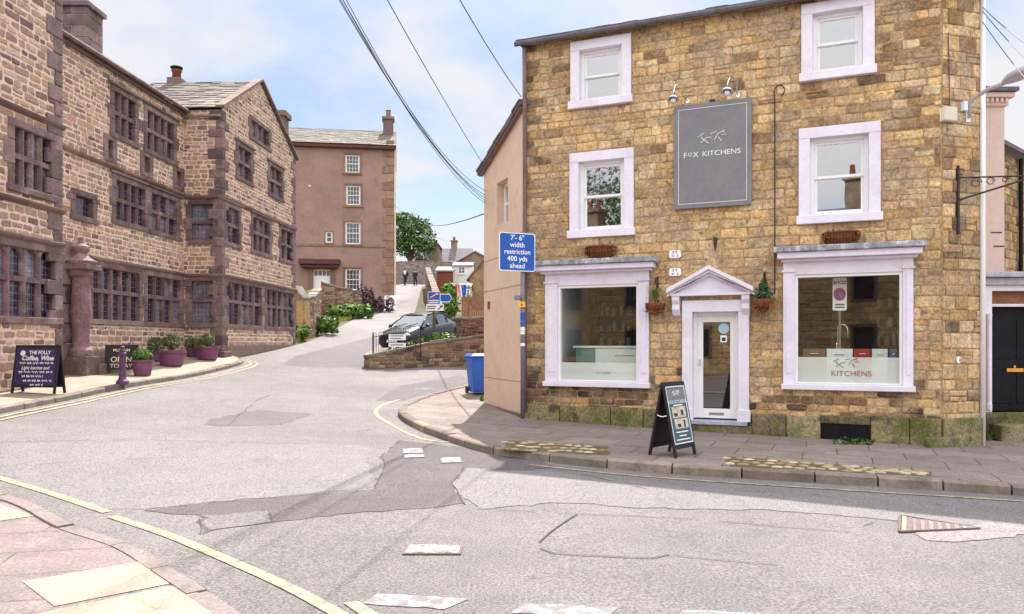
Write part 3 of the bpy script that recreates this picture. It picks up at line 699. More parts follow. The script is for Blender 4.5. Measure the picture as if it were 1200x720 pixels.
# shop windows
def shopwin(b,cor,gl):
    a,c,z0,z1 = b; g0,g1,h0,h1 = gl
    s = MB(); s.fb(FR,a,g0-.05,z0+.09,z1,-.25,.07); s.fb(FR,g1+.05,c,z0+.09,z1,-.25,.07)
    s.fb(FR,g0-.05,g1+.05,h1+.05,z1,-.25,.06); s.fb(FR,g0-.05,g1+.05,z0+.09,h0-.04,-.25,.055)
    s.fb(FR,a-.025,g0-.03,h1+.10,h1+.14,.06,.10); s.fb(FR,g1+.03,c+.025,h1+.10,h1+.14,.06,.10)
    for p,q in ((a,g0-.05),(g1+.05,c)): s.fb(FR,p+.05,q-.04,z0+.28,h1+.03,.06,.082)
    w = s.build('shop_window','lilac_paint',shop,bevel=.008)
    s = MB(); s.fb(FR,a-.03,c+.03,z0-.01,z0+.09,-.2,.15); s.build('sill','lilac_paint',w,bevel=.012)
    s = MB(); t = .05
    s.fb(FR,g0-t,g0,h0-t,h1+t,-.12,.03); s.fb(FR,g1,g1+t,h0-t,h1+t,-.12,.03); s.fb(FR,g0,g1,h1,h1+t,-.12,.031); s.fb(FR,g0,g1,h0-t,h0,-.12,.031)
    s.build('glazing_frame','white_paint',w,bevel=.006)
    s = MB(); s.fq(FR,g0-.01,g1+.01,h0-.01,h1+.01,-.05); s.build('pane','shop_glass',w)
    p0,p1,q0,q1 = cor
    s = MB(); s.fb(FR,p0,p1,q1-.10,q1,-.1,.36); k = s.build('cornice','weathered_lead',w,bevel=.015)
    s = MB(); s.fb(FR,p0+.06,p1-.06,q0,q1-.103,-.1,.29); s.fb(FR,p0+.12,p1-.12,q0-.05,q0-.002,-.1,.17); s.build('cornice_moulding','lilac_paint',w,bevel=.01)
    return w
GL,GR = rect(657,337,746,446),rect(935,324,1054,449)
cl = rect(630,305,772,317); cr = rect(908,288,1084,302)
wl = shopwin(SL,cl,GL); wr = shopwin(SR,cr,GR)
# showroom behind the glass
def room(f,r0,r1,q0,q1,dp,mats,parent,w0=-.27):
    side,back,floor,ceil_ = mats
    for nm,q,m in (('side_wall',[(r0,q0,w0),(r0,q1,w0),(r0,q1,-dp),(r0,q0,-dp)],side),('side_wall',[(r1,q0,w0),(r1,q1,w0),(r1,q1,-dp),(r1,q0,-dp)],side),
                ('ceiling',[(r0,q1,w0),(r1,q1,w0),(r1,q1,-dp),(r0,q1,-dp)],ceil_),('floor',[(r0,q0,w0),(r1,q0,w0),(r1,q0,-dp),(r0,q0,-dp)],floor),('back_wall',[(r0,q0,-dp),(r1,q0,-dp),(r1,q1,-dp),(r0,q1,-dp)],back)):
        s = MB(); s.add([f.p(*k) for k in q],[(0,1,2,3)]); s.build(nm,m,parent)
room(FR,SL[0]+.1,SL[1]-.05,SL[2]-.1,SL[3],2.6,('cab_white','room_dark','room_mid','room_dark'),wl)
room(FR,SR[0]-.2,SR[1]+.1,SR[2]-.1,SR[3],2.6,('room_dark','room_dark','room_mid','room_dark'),wr)
for w,gl,fr_ in ((wl,GL,.19),(wr,GR,.24)):
    s = MB(); s.fq(FR,gl[0],gl[1],gl[2],gl[2]+(gl[3]-gl[2])*fr_,-.056); s.build('frosted_band','frost',w)
# lettering and running fox on the frosted bands / signs
FOX = [[(-.5,.05),(-.28,.17),(-.40,.03),(-.12,-.22)],[(-.40,-.18),(-.2,-.02),(-.02,-.0)],[(-.05,.12),(.16,.17)],[(.08,-.12),(.22,.10),(.36,.17),(.5,.03),(.34,.04)],[(.22,-.02),(.34,-.18)],[(.36,.17),(.44,.19)]]
def fox(mb,f,u,z,s,w,r): 
    for l in FOX: mb.tube([f.p(u+a*s,z+b*s,w) for a,b in l],r,5)
s = MB(); um = (GR[0]+GR[1])/2; fox(s,FR,um-.02,GR[2]+.36,.42,-.045,.006); s.text(FR,'KITCHENS',um+.06,GR[2]+.16,.135,-.047,.001,sx=1.05); s.build('lettering','letter_brown',wr)
s = MB(); ul = (GL[0]+GL[1])/2; s.text(FR,'KITCHENS',ul+.1,GL[2]+.15,.06,-.047,.001,sx=1.1); s.build('lettering','kerb_pale',wl)
# things standing in the windows
def inwin(name,label,cat,u,z,w,parts,group=None):
    p = FR.p(u,z,w); t = thing(name,label,cat,p,math.atan2(FR.d[1],FR.d[0]),group)
    for nm,m,fn in parts:
        s = MB(); fn(s); s.build(nm,m,t,world=False,bevel=.004)
    return t
zc = FR.px(700,424)[1]
ul0,ul1 = FR.u(668,-.5),FR.u(745,-.5)
inwin('display_counter','pale green kitchen counter standing behind the left shop window','counter',ul0+.1,SL[2]-.1,-.6,[
 ('side_panel','teal_panel',lambda s: s.box(0,.42,-.02,.6,0,.86)),
 ('worktop','pale_panel',lambda s: s.box(-.05,1.6,-.06,.65,.865,.91)),
 ('front_panel','pale_panel',lambda s: s.box(.43,1.55,-.03,.6,0,.86)),
 ('handle','chrome',lambda s: s.box(.85,1.25,-.06,-.035,.72,.74))])
for i,(x0,x1,m,c) in enumerate(((940,968,'cab_brown','brown'),(968,1000,'cab_white','white'),(1000,1021,'cab_red','dark red'),(1021,1041,'cab_white','white'),(1042,1052,'cab_blue','blue'))):
    ua,ub = FR.u(x0,-.4),FR.u(x1,-.4); h = FR.px(1000,409,-.4)[1]-SR[2]+.1
    inwin('sample_door',{0:'brown sample cabinet door leftmost along the right shop window',1:'white sample cabinet door beside the brown one in the right shop window',2:'dark red sample cabinet door in the middle of the right shop window',3:'white sample cabinet door between the red and blue ones in the right window',4:'blue sample cabinet door at right end of the right shop window'}[i],'cabinet door',ua+.01,SR[2]-.1,-.4,
      [('door_panel',m,lambda s,L=ub-ua-.02,h=h: s.box(0,L,0,.03,0,h)),('handle','chrome',lambda s,L=ub-ua-.02,h=h: s.box(L*.3,L*.7,-.03,-.005,h-.10,h-.085))],'sample cabinet doors in the right shop window')
def shelves(s):
    s.box(0,.9,.0,.03,0,2.0); s.box(0,.03,-.3,0,0,2.0); s.box(.87,.9,-.3,0,0,2.0)
    for z in (.45,.85,1.2,1.55,1.95): s.box(.031,.869,-.3,-.001,z,z+.025)
def jars(s,seed):
    q = random.Random(seed)
    for z in (.875,1.225,1.575):
        x = .1
        while x<.8: rr_,h = q.uniform(.035,.06),q.uniform(.1,.24); s.lathe([(rr_,0),(rr_,h*.8),(rr_*.5,h)],(x,-.15,z),10); x += q.uniform(.11,.22)
inwin('shelf_unit','dark open shelf unit with crockery at right of the right shop window','shelves',FR.u(1022,-1.3),SR[2]-.1,-1.3,[('shelving','black_paint',shelves),('crockery','room_mid',lambda s: jars(s,3))])
inwin('shelf_unit','dark open shelf unit behind the green counter of left shop window','shelves',FR.u(702,-1.8),SL[2]-.1,-1.8,[('shelving','black_paint',shelves),('crockery','room_mid',lambda s: jars(s,5))])
t = inwin('kitchen_tap','tall chrome kitchen tap behind the white sample doors of the right window','tap',FR.u(981,-.55),SR[2]-.1,-.55,[])
s = MB(); s.tube([(0,0,0),(0,0,1.15)]+[(.09-.09*math.cos(a),0,1.15+.12*math.sin(a)) for a in np.linspace(.2,math.pi,8)]+[(.18,0,1.02)],.012,8); s.build('spout','chrome',t,world=False,smooth=True)
s = MB(); s.lathe([(.03,0),(.03,.9),(.02,.93)],n=12); s.build('pedestal','chrome',t,world=False)
t = inwin('no_waiting_reflection','modelled reflection of a white no-waiting zone sign in the right shop window','sign',FR.u(984,-.45),SR[2]-.1,-.45,[])  # mirror image of a street sign, modelled as solid parts behind the glass
zz = FR.px(983,345,-.45)[1]-SR[2]+.1
s = MB(); s.tube([(0,.03,0),(0,.03,zz+.3)],.025,10); s.build('post','post_grey',t,world=False)
s = MB(); s.fp(LOC,rr(-.12,.12,zz-.30,zz+.30,.03),-.01,.0); pl_ = s.build('plate','white_sign',t,world=False)
for r_,m,w in ((.105,'red_sign',.004),(.08,'blue_sign',.006)):
    s = MB(); s.fp(LOC,[(r_*math.cos(a),zz+r_*1.15*math.sin(a)) for a in np.linspace(0,6.1,22)],0,w); s.build('disc',m,pl_,world=False)
s = MB(); s.fp(LOC,[(-.075,zz+.055),(-.05,zz+.08),(.075,zz-.055),(.05,zz-.08)],.006,.009); s.build('bar','red_sign',pl_,world=False)
s = MB()
s.text(LOC,'ZONE',0,zz+.21,.085,0,.003,bold=.02,sx=-1.)
for z_ in (-.19,-.24): s.fb(LOC,-.08,.08,zz+z_-.012,zz+z_+.012,0,.003)
s.build('print','letter_dark',pl_,world=False)
# front door with pediment
d0,d1,dz0,dz1 = DR; ZS = FR.px(840,493)[1]
s = MB(); sw = .19
s.fb(FR,d0,d0+sw,ZS,dz1-.02,-.2,.07); s.fb(FR,d1-sw,d1,ZS,dz1-.02,-.2,.07); s.fb(FR,d0,d1,dz1-.22,dz1,-.2,.074)
s.fb(FR,d0-.03,d0+sw+.02,ZS,ZS+.22,.06,.10); s.fb(FR,d1-sw-.02,d1+.03,ZS,ZS+.22,.06,.10)
door = s.build('doorcase','lilac_paint',shop,bevel=.008)
i0,i1 = d0+sw,d1-sw; zt = dz1-.22; zb = ZS+.03
s = MB(); fr = .07
s.fb(FR,i0,i0+fr,zb,zt,-.22,-.1); s.fb(FR,i1-fr,i1,zb,zt,-.22,-.1); s.fb(FR,i0+fr,i1-fr,zt-fr,zt,-.22,-.099); s.build('door_frame','white_paint',door,bevel=.005)
e0,e1 = i0+fr,i1-fr
dl = MB(); dl.fb(FR,e0,e0+.1,zb,zt-fr,-.2,-.14); dl.fb(FR,e1-.1,e1,zb,zt-fr,-.2,-.14); dl.fb(FR,e0+.1,e1-.1,zb,zb+.18,-.2,-.141); dl.fb(FR,e0+.1,e1-.1,zt-fr-.12,zt-fr,-.2,-.141)
leaf = dl.build('door','white_paint',shop,bevel=.005)
s = MB(); s.fq(FR,e0+.09,e1-.09,zb+.17,zt-fr-.11,-.17); s.build('pane','door_glass',leaf)
s = MB(); s.tube([FR.p(e0+.05,zb+1.0,-.11),FR.p(e0+.05,zb+1.12,-.11)],.012); s.build('handle','chrome',leaf)
s = MB(); s.fb(FR,(e0+e1)/2-.14,(e0+e1)/2+.14,zb+.06,zb+.11,-.142,-.13); s.build('letter_plate','chrome',leaf)
s = MB(); um = (e0+e1)/2+.13; zc = FR.px(852,385)[1]
s.fp(FR,[(um+.1*math.cos(a),zc+.1*math.sin(a)) for a in np.linspace(0,6.2,20)],-.168,-.166); s.build('round_sticker','sticker',leaf)
s = MB(); s.fb(FR,um-.06,um+.06,zc-.26,zc-.13,-.168,-.165); s.build('notice','white_sign',leaf)
s = MB(); s.fb(FR,um-.035,um+.035,zc-.24,zc-.17,-.165,-.163); s.build('notice_print','letter_dark',leaf)
room(FR,d0-.1,d1+.15,ZS-.05,dz1,2.4,('room_mid','room_dark','room_mid','room_mid'),leaf)
s = MB(); s.fb(FR,d0+.02,d1-.02,ZS-.07,ZS,-.22,.16); s.build('threshold','lead_grey',door,bevel=.01)
s = MB(); s.fb(FR,d0-.06,d1+.06,-.6,ZS-.075,-.22,.13); s.build('door_step','mossy_stone',shop,bevel=.015)
ap = FR.px(832,312,.1); pl = FR.px(783,346,.1); pr = FR.px(884,341,.1); zl = (pl[1]+pr[1])/2
s = MB(); s.fp(FR,[(pl[0]+.12,zl),(pr[0]-.12,zl),(ap[0],ap[1]-.13)],-.05,.10); s.fb(FR,pl[0]+.06,pr[0]-.06,zl-.05,zl,-.05,.2)
ped = s.build('pediment','lilac_paint',shop,bevel=.006)
s = MB()
for pe in (pl,pr):
    sg = 1 if pe is pl else -1
    for k,(th,w) in enumerate(((.075,.30),(.06,.24),(.05,.18))):
        o = sum((.075,.06,.05)[:k])
        s.fp(FR,[(pe[0],zl+.005-o*.1),(pe[0],zl+.085-o),(ap[0],ap[1]-o),(ap[0],ap[1]-o-th)] if sg>0 else [(pe[0],zl+.005-o*.1),(ap[0],ap[1]-o-th),(ap[0],ap[1]-o),(pe[0],zl+.085-o)],-.05,w)
s.build('raking_cornice','lilac_paint',ped,bevel=.006)
for pe,sg in ((pl,1),(pr,-1)):
    s = MB(); a = pe[0]+sg*.08; b = pe[0]+sg*.22; a,b = min(a,b),max(a,b)
    prof = [(0,.0),(.19,.0),(.19,-.08),(.14,-.16),(.16,-.25),(.09,-.36),(.0,-.40)]
    vs = [FR.p(a,zl-.05+z,w-.01+.07*0) for w,z in prof]+[FR.p(b,zl-.05+z,w-.01) for w,z in prof]; k = len(prof)
    s.add(vs,[tuple(range(k)),tuple(range(k,2*k))[::-1]]+[(i,(i+1)%k,(i+1)%k+k,i+k) for i in range(k)]); s.build('bracket','lilac_paint',ped,bevel=.006)
# pipes
s = MB(); uu = .04; s.tube([FR.p(uu,ZT-.1,.12),FR.p(uu,6.4,.10),FR.p(uu,3,.10),FR.p(uu,.3,.10)],.045,8); s.build('downpipe','dressed_brown',shop,smooth=True)
s = MB(); s.tube([FC.p(UCH+.03,ZT+.2,.03),FC.p(UCH+.03,-.15,.03)],.045,8); s.build('downpipe','white_paint',shop,smooth=True)
# rear wing with the sloping roof, rendered cream
C0 = (-.68,18.66); FX = F(C0,(A0[0]-C0[0],A0[1]-C0[1])); LX = math.hypot(A0[0]-C0[0],A0[1]-C0[1])
zc0,zc1 = FX.px(566,204)[1],FX.px(611,128)[1]
xt = lambda u: zc0+(zc1-zc0)*u/LX
XW = (FX.u(582),FX.u(595),FX.px(588,262)[1],FX.px(588,212)[1])
s = MB(); panel(s,FX,0,LX,-.4,xt,[XW],0,.28)
c2 = (C0[0]+FR.d[0]*5,C0[1]+FR.d[1]*5+1.5)
s.add([(*C0,-.4),(*c2,-.4),(*c2,zc0),(*C0,zc0)],[(0,1,2,3)])
xw = s.build('side_wall','cream_render',shop)
s = MB()
for zz in (FX.px(590,338)[1],FX.px(590,445)[1],FX.px(590,300)[1]):
    s.fb(FX,.02,LX-.02,zz-.006,zz+.006,-.01,.004)
s.build('render_joint','tan_dressing',xw)
s = MB(); a,b,c,d = XW
s.fb(FX,a,a+.09,c,d,-.27,-.18); s.fb(FX,b-.09,b,c,d,-.27,-.18); s.fb(FX,a+.09,b-.09,d-.09,d,-.27,-.181); s.fb(FX,a+.09,b-.09,c,c+.09,-.27,-.181); s.fb(FX,a+.09,b-.09,(c+d)/2-.03,(c+d)/2+.03,-.27,-.182)
xwf = s.build('window','white_paint',shop,bevel=.006)
s = MB(); s.fq(FX,a+.05,b-.05,c+.05,d-.05,-.23); s.build('pane','dark_glass',xwf)
s = MB(); th = .09
p = [FX.p(-.15,xt(-.15),.13),FX.p(LX+.02,xt(LX)+.02,.13)]; q = [FX.p(-.15,xt(-.15),-.1),FX.p(LX+.02,xt(LX)+.02,-.1)]
cc = [(v[0]+FR.d[0]*3,v[1]+FR.d[1]*3+1.,v[2]) for v in q]
s.hexa([p[0],p[1],cc[1],cc[0]]+[(v[0],v[1],v[2]+th) for v in (p[0],p[1],cc[1],cc[0])]); s.build('side_roof','dark_slate',shop)
s = MB(); k = 0
while k<7:
    t0 = k/7; u0 = -.15+(LX+.15)*t0; s.fp(FX,[(u0,xt(u0)+.085),(u0+.46,xt(u0+.46)+.08),(u0+.46,xt(u0+.46)+.12),(u0,xt(u0)+.14)],-.25,.15+R.uniform(-.02,.02)); k += 1
s.fp(FX,[(-.1,xt(-.1)-.04),(LX,xt(LX)-.04),(LX,xt(LX)),(-.1,xt(-.1))],.0,.1); s.build('verge_slates','dressed_brown',shop)
s = MB(); s.fb(FX,.32,.47,FX.px(573,358)[1]-.09,FX.px(573,358)[1]+.09,-.01,.015); s.build('air_brick','terracotta',shop)
mb = MB(); u = .0
while u<LX-.05:
    w = min(R.uniform(.4,.8),LX-u); mb.fb(FX,u+.006,u+w-.006,-.5,.22+R.uniform(-.03,.03),-.02,.05); u += w
mb.build('wall_footing','kerb_stone',shop,bevel=.02)

# ---- things fixed to the shop front (top-level)
FRrot = math.atan2(FR.d[1],FR.d[0])
sg = (FR.u(790,.06),FR.u(881,.06),FR.px(836,243,.06)[1],FR.px(836,120,.06)[1])
t = thing('shop_sign','grey shop sign board with white fox and lettering hung between upper windows','sign',FR.p((sg[0]+sg[1])/2,sg[2],.03))
s = MB(); s.fb(FR,sg[0],sg[1],sg[2],sg[3],.03,.09); s.build('board','slate_sign',t,bevel=.006)
s = MB(); i = .085; bw = .008
for q in ((sg[0]+i,sg[1]-i,sg[3]-i-bw,sg[3]-i),(sg[0]+i,sg[1]-i,sg[2]+i,sg[2]+i+bw),(sg[0]+i,sg[0]+i+bw,sg[2]+i+bw,sg[3]-i-bw),(sg[1]-i-bw,sg[1]-i,sg[2]+i+bw,sg[3]-i-bw)): s.fb(FR,*q,.088,.094)
s.build('border_line','letter_white',t)
s = MB(); um = (sg[0]+sg[1])/2; zf = FR.px(832,161,.09)[1]; fox(s,FR,um,zf,.52,.095,.007); s.build('fox_emblem','letter_white',t)
s = MB(); zz = FR.px(834,180,.09)[1]
s.text(FR,'F',um-.50,zz,.15,.091,.003); s.text(FR,'O',um-.405,zz+.012,.10,.091,.003); s.text(FR,'X',um-.30,zz,.15,.091,.003); s.text(FR,'KITCHENS',um+.17,zz,.135,.091,.003,sx=1.12); s.build('lettering','letter_white',t)
s = MB(); s.fb(FR,um-.05,um+.05,sg[3]-.02,sg[3]+.06,-.01,.06); s.build('fixing','iron',t)
def swan(px_wall,px_head,px_top,label):
    a = FR.px(*px_wall); h = FR.px(*px_head,.42); tp = FR.px(*px_top,.3)
    t = thing('sign_lamp',label,'lamp',FR.p(a[0],a[1],0),0,'swan-neck lamps over the shop sign')
    pts = [FR.p(a[0],a[1],0),FR.p(a[0]+(tp[0]-a[0])*.3,a[1]+.05,.1),FR.p(tp[0]+.06,tp[1]-.02,.22),FR.p(tp[0],tp[1],.3),FR.p(h[0]+.04,tp[1]-.03,.38),FR.p(h[0],h[1]+.10,.42)]
    pp = [Vector(q) for q in pts]; sm = []
    for i in range(len(pp)-1):
        p0,p1,p2,p3 = pp[max(i-1,0)],pp[i],pp[i+1],pp[min(i+2,len(pp)-1)]
        for k in range(5):
            x = k/5; sm.append(.5*((2*p1)+(p2-p0)*x+(2*p0-5*p1+4*p2-p3)*x*x+(3*p1-p0-3*p2+p3)*x**3))
    sm.append(pp[-1])
    s = MB(); s.tube(sm,.013,8); s.build('arm','chrome',t,smooth=True)
    s = MB(); s.M = Matrix.Translation(FR.p(h[0],h[1],.42))@Matrix.Rotation(-.35,4,Vector((*FR.d,0)))
    s.lathe([(.025,.12),(.035,.09),(.07,.06),(.105,.01),(.11,-.03),(.10,-.03),(.095,.005),(.03,.05)],n=18); s.build('shade','chrome',t,smooth=True)
    s = MB(); c = FR.p(h[0],h[1]-.03,.42); s.ball(c,(.055,.055,.05)); s.build('bulb','white_sign',t,smooth=True)
    s = MB(); s.fp(FR,[(a[0]+.035*math.cos(q),a[1]+.035*math.sin(q)) for q in np.linspace(0,5.8,14)],-.01,.025); s.build('wall_rose','chrome',t)
swan((806,119),(789,116),(797,99),'chrome swan-neck lamp over the left corner of the grey shop sign')
swan((865,112),(852,107),(859,91),'chrome swan-neck lamp over the right half of the grey shop sign')
for y,label,w,h in ((298,'white hydrant plate, upper of two left of door pediment','.',.0),(319,'white hydrant plate, lower of two just left of door pediment','.',.0)):
    u,z = FR.px(791,y,.03); t = thing('wall_plate',label,'plate',FR.p(u,z,.02),0,'hydrant plates on the shop wall')
    s = MB(); a,b,e = .115,.075,.03; s.fp(FR,[(u-a+e,z-b),(u+a-e,z-b),(u+a,z-b+e),(u+a,z+b-e),(u+a-e,z+b),(u-a+e,z+b),(u-a,z+b-e),(u-a,z-b+e)],.015,.035); s.build('plate','white_sign',t)
    s = MB(); s.text(FR,'S V',u,z+.033,.075,.036,.002,bold=.02); s.text(FR,"11  5" if y<310 else "41  0",u,z-.038,.065,.036,.002,bold=.02); s.build('lettering','letter_dark',t)
def basket(px,py,label,plant):
    u,z = FR.px(px,py,.22); t = thing('hanging_basket',label,'hanging basket',FR.p(u,z-.15,.22),0,'hanging baskets beside the shop door')
    c = FR.p(u,z,.22)
    s = MB(); s.lathe([(.015,-.22),(.06,-.19),(.14,-.11),(.19,-.02),(.2,.02),(.17,.03),(.02,.02)],c,16,col=(.24,.075,.028))
    leaves(s,[((c[0],c[1],c[2]-.07),(.2,.2,.12))],160,.05,[(.24,.085,.03),(.34,.13,.05),(.15,.05,.025)],[2,1,1]); s.build('liner','coir',t)
    s = MB(); s.tube([FR.p(u,z+.5,.0),FR.p(u,z+.5,.24)],.01,6); s.tube([FR.p(u,z+.15,.01),FR.p(u,z+.3,.1),FR.p(u,z+.48,.22)],.009,6); s.fb(FR,u-.018,u+.018,z+.05,z+.55,.0,.02)
    for a in range(3): s.tube([FR.p(u,z+.5,.22),(c[0]+.19*math.cos(a*2.1),c[1]+.19*math.sin(a*2.1),c[2]+.02)],.004,4)
    for a in np.linspace(0,6.28,11)[:-1]: s.tube([(c[0]+.2*math.cos(a),c[1]+.2*math.sin(a),c[2]+.02),(c[0]+.15*math.cos(a),c[1]+.15*math.sin(a),c[2]-.11),(c[0],c[1],c[2]-.22)],.005,4)
    s.build('bracket','iron',t)
    s = MB()
    if plant=='spiky':
        for _ in range(60):
            a = R.uniform(0,6.28); l = R.uniform(.2,.38); sp = R.uniform(.05,.22); w = .012
            q = (c[0]+sp*math.cos(a),c[1]+sp*math.sin(a),c[2]+l); m = ((c[0]*2+q[0])/3,(c[1]*2+q[1])/3,c[2]+l*.6)
            s.add([(c[0]-w,c[1],c[2]),(c[0]+w,c[1],c[2]),(m[0]+w,m[1],m[2]),q,(m[0]-w,m[1],m[2])],[(0,1,2,3,4)],pick([(.17,.17,.05),(.11,.14,.04),(.25,.21,.09)],[2,2,1]))
    else: leaves(s,[((c[0],c[1],c[2]+.12),(.15,.15,.14)),((c[0],c[1],c[2]+.26),(.08,.08,.12))],260,.035,[(.05,.12,.045),(.03,.08,.03),(.09,.16,.06)],[3,2,1])
    s.build('plant','leaf',t)
basket(768,357,'hanging basket of spiky yellowish grass left of the shop door','spiky'); basket(895,353,'hanging basket with dense green plant right of the shop door','bush')
def trough(px,py,w,label):
    u,z = FR.px(px,py,.12); t = thing('wall_trough',label,'wall planter',FR.p(u,z-.13,.02),0,'iron wall troughs under upper windows')
    s = MB(); hw_,top_ = w/2,.13
    def bow(a):                                                  # one hoop: out from the wall, down and back, lower in the middle
        q = math.sqrt(max(0,1-(a/hw_)**2)); dp = .07+.19*q; lo = top_-.05-.24*q
        return [FR.p(u+a,z+top_,.02),FR.p(u+a,z+top_,dp),FR.p(u+a,z+lo*.4+top_*.6,dp),FR.p(u+a,z+lo*.85+top_*.15,dp*.75),FR.p(u+a,z+lo,.03)]
    for k in range(13): s.tube(bow(-hw_+w*k/12),.010,5)
    for i_ in (1,3): s.tube([bow(-hw_+w*k/12)[i_] for k in range(13)],.011,5)
    s.build('cage','rust_iron',t)
    s = MB(); c = FR.p(u,z+top_-.03,.03); vs = []; n_ = 15
    for k in range(n_):
        bb = bow((-hw_+w*k/(n_-1))*.97); m_ = [tuple(np.array(p)*.93+np.array(c)*.07) for p in bb]; vs += m_
    col_ = (.16,.055,.022)
    s.add(vs,[(k*5+j,k*5+j+1,k*5+j+6,k*5+j+5) for k in range(n_-1) for j in range(4)],col_)
    for k in range(9): q = FR.p(u-w*.42+w*.84*k/8,z+.06,.13); leaves(s,[(q,(.05,.08,.10))],45,.05,[(.26,.09,.03),(.15,.05,.022),(.34,.15,.06)],[3,2,1])
    s.build('liner','coir',t)
trough(703,297,.62,'rusty iron wall trough under the left first floor window'); trough(986,281,.60,'rusty iron wall trough under the right first floor window')
u,z = FR.px(838,285,.03); s = MB(); s.fp(FR,[(u-.03,z+.12),(u+.04,z+.1),(u+.03,z-.03),(u+.005,z-.14),(u-.02,z-.05)],-.01,.05); tag(s.build('iron_hook','iron'),'small black iron hook in the wall above the door pediment','hook')
s = MB(); u = FR.u(908,.03); za,zb = FR.px(908,108)[1],FR.px(908,345)[1]
s.tube([FR.p(u+.10*math.cos(a)*.9+.08,za+.1*math.sin(a),.04) for a in np.linspace(-1.2,math.pi,9)]+[FR.p(u,za-.3,.04),FR.p(u,zb,.04)],.011,6)
tag(s.build('iron_rod','iron'),'thin dark conduit with curled top running down the wall right of the grey sign','conduit')
# alarm box, lamp, bracket on the splayed corner
u,z = FC.px(1113,134,.08); t = thing('alarm_box','cream alarm box on the stone wall left of the street lamp arm','alarm box',FC.p(u,z-.12,0))
s = MB(); s.fb(FC,u-.135,u+.135,z-.12,z+.12,.02,.12); s.build('cover','alarm_cream',t,bevel=.02)
s = MB(); s.fb(FC,u-.12,u+.12,z-.11,z+.10,-.01,.018); s.build('back_plate','white_sign',t)
s = MB(); s.tube([FC.p(u+.05,z+.12,.03),FC.p(u+.04,z+.9,.03),FC.p(u+.02,z+1.4,.03)],.008,5); s.build('cable','cable',t)
u,z = FC.px(1135,128,.05); t = thing('street_lamp','grey street lamp on a curved arm fixed high on the shop corner','street lamp',FC.p(u,z-.12,0))
s = MB(); s.fb(FC,u-.13,u-.05,z-.04,z+.12,.0,.09); s.fb(FC,u-.03,u+.06,z-.22,z+.12,.0,.04); s.build('wall_mount','white_sign',t,bevel=.008)
hp = Vector(P3(1178,97,12.3)); ap_ = Vector(FC.p(u+.01,z-.15,.05)); e_ = Vector(FC.p(u+.02,z+.16,.12))
s = MB(); s.tube([ap_,Vector(FC.p(u+.01,z+.05,.06)),e_,e_*.5+hp*.5+Vector((0,0,.03)),hp],.035,10); s.build('arm','lamp_grey',t,smooth=True)
s = MB(); dr = (hp-e_).normalized(); dr.z*=.75; dr.normalize(); sd = dr.cross(Vector((0,0,1))).normalized(); upv = sd.cross(dr)
ring = []; prof = [(-.03,.045,.05),(.05,.09,.075),(.2,.15,.10),(.42,.17,.11),(.62,.12,.09),(.7,.05,.04)]
vs = []
for l,w,h in prof:
    for a in np.linspace(0,2*math.pi,13)[:-1]:
        vs.append(hp+dr*l+sd*w*math.cos(a)+upv*(h*math.sin(a) if math.sin(a)>0 else h*.55*math.sin(a)))
s.add([tuple(v) for v in vs],[(i*12+j,i*12+(j+1)%12,(i+1)*12+(j+1)%12,(i+1)*12+j) for i in range(5) for j in range(12)]+[tuple(range(12)),tuple(range(60,72))]); s.build('lamp_head','lamp_grey',t,smooth=True)
u,z = FC.px(1122,235,.02); t = thing('sign_bracket','wrought iron scroll bracket without a sign on the shop corner','bracket',FC.p(u,z,0))
s = MB(); z1b,z0b = FC.px(1122,195)[1],FC.px(1122,275)[1]; s.fb(FC,u-.02,u+.02,z0b,z1b,.0,.05); s.build('back_bar','iron',t)
nB = Vector((FC.n[0],FC.n[1],0)); B0 = Vector(FC.p(u,z,.03)); dirb = (Vector(P3(1200,203,12.85))-Vector(P3(1122,232,13.15))); dirb = Vector((.96,-.22,0)).normalized()
zl_ = B0.z; zu = FC.px(1122,209)[1]
q0 = Vector((B0.x,B0.y,zu)); 
s = MB(); s.tube([B0,B0+dirb*1.1+Vector((0,0,.33))],.018,6); s.tube([q0,q0+dirb*1.1+Vector((0,0,-.02))],.014,6); s.build('arm','iron',t)
s = MB()
for k,(l,r) in enumerate(((.28,.09),(.5,.07),(.72,.05))):
    c = q0+dirb*l+Vector((0,0,-.10-.0*k+ (k*.015)));
    s.tube([c+(dirb*math.cos(a)+Vector((0,0,1))*math.sin(a))*r*(1-.1*a/6.28*4) for a in np.linspace(0,7.5,18)],.008,5)
s.tube([q0+Vector((0,0,.1))+(dirb*math.cos(a)+Vector((0,0,1))*math.sin(a))*.05+dirb*.05 for a in np.linspace(0,5,10)],.009,5)
s.build('scroll','iron',t)
u,z = FC.px(1122,422,.0); s = MB(); s.fp(FC,[(u+.045*math.cos(a),z+.06*math.sin(a)) for a in np.linspace(0,6,12)],-.0,.03); tag(s.build('wall_marker','white_sign'),'tiny oval white marker on the stone wall near right corner','marker')

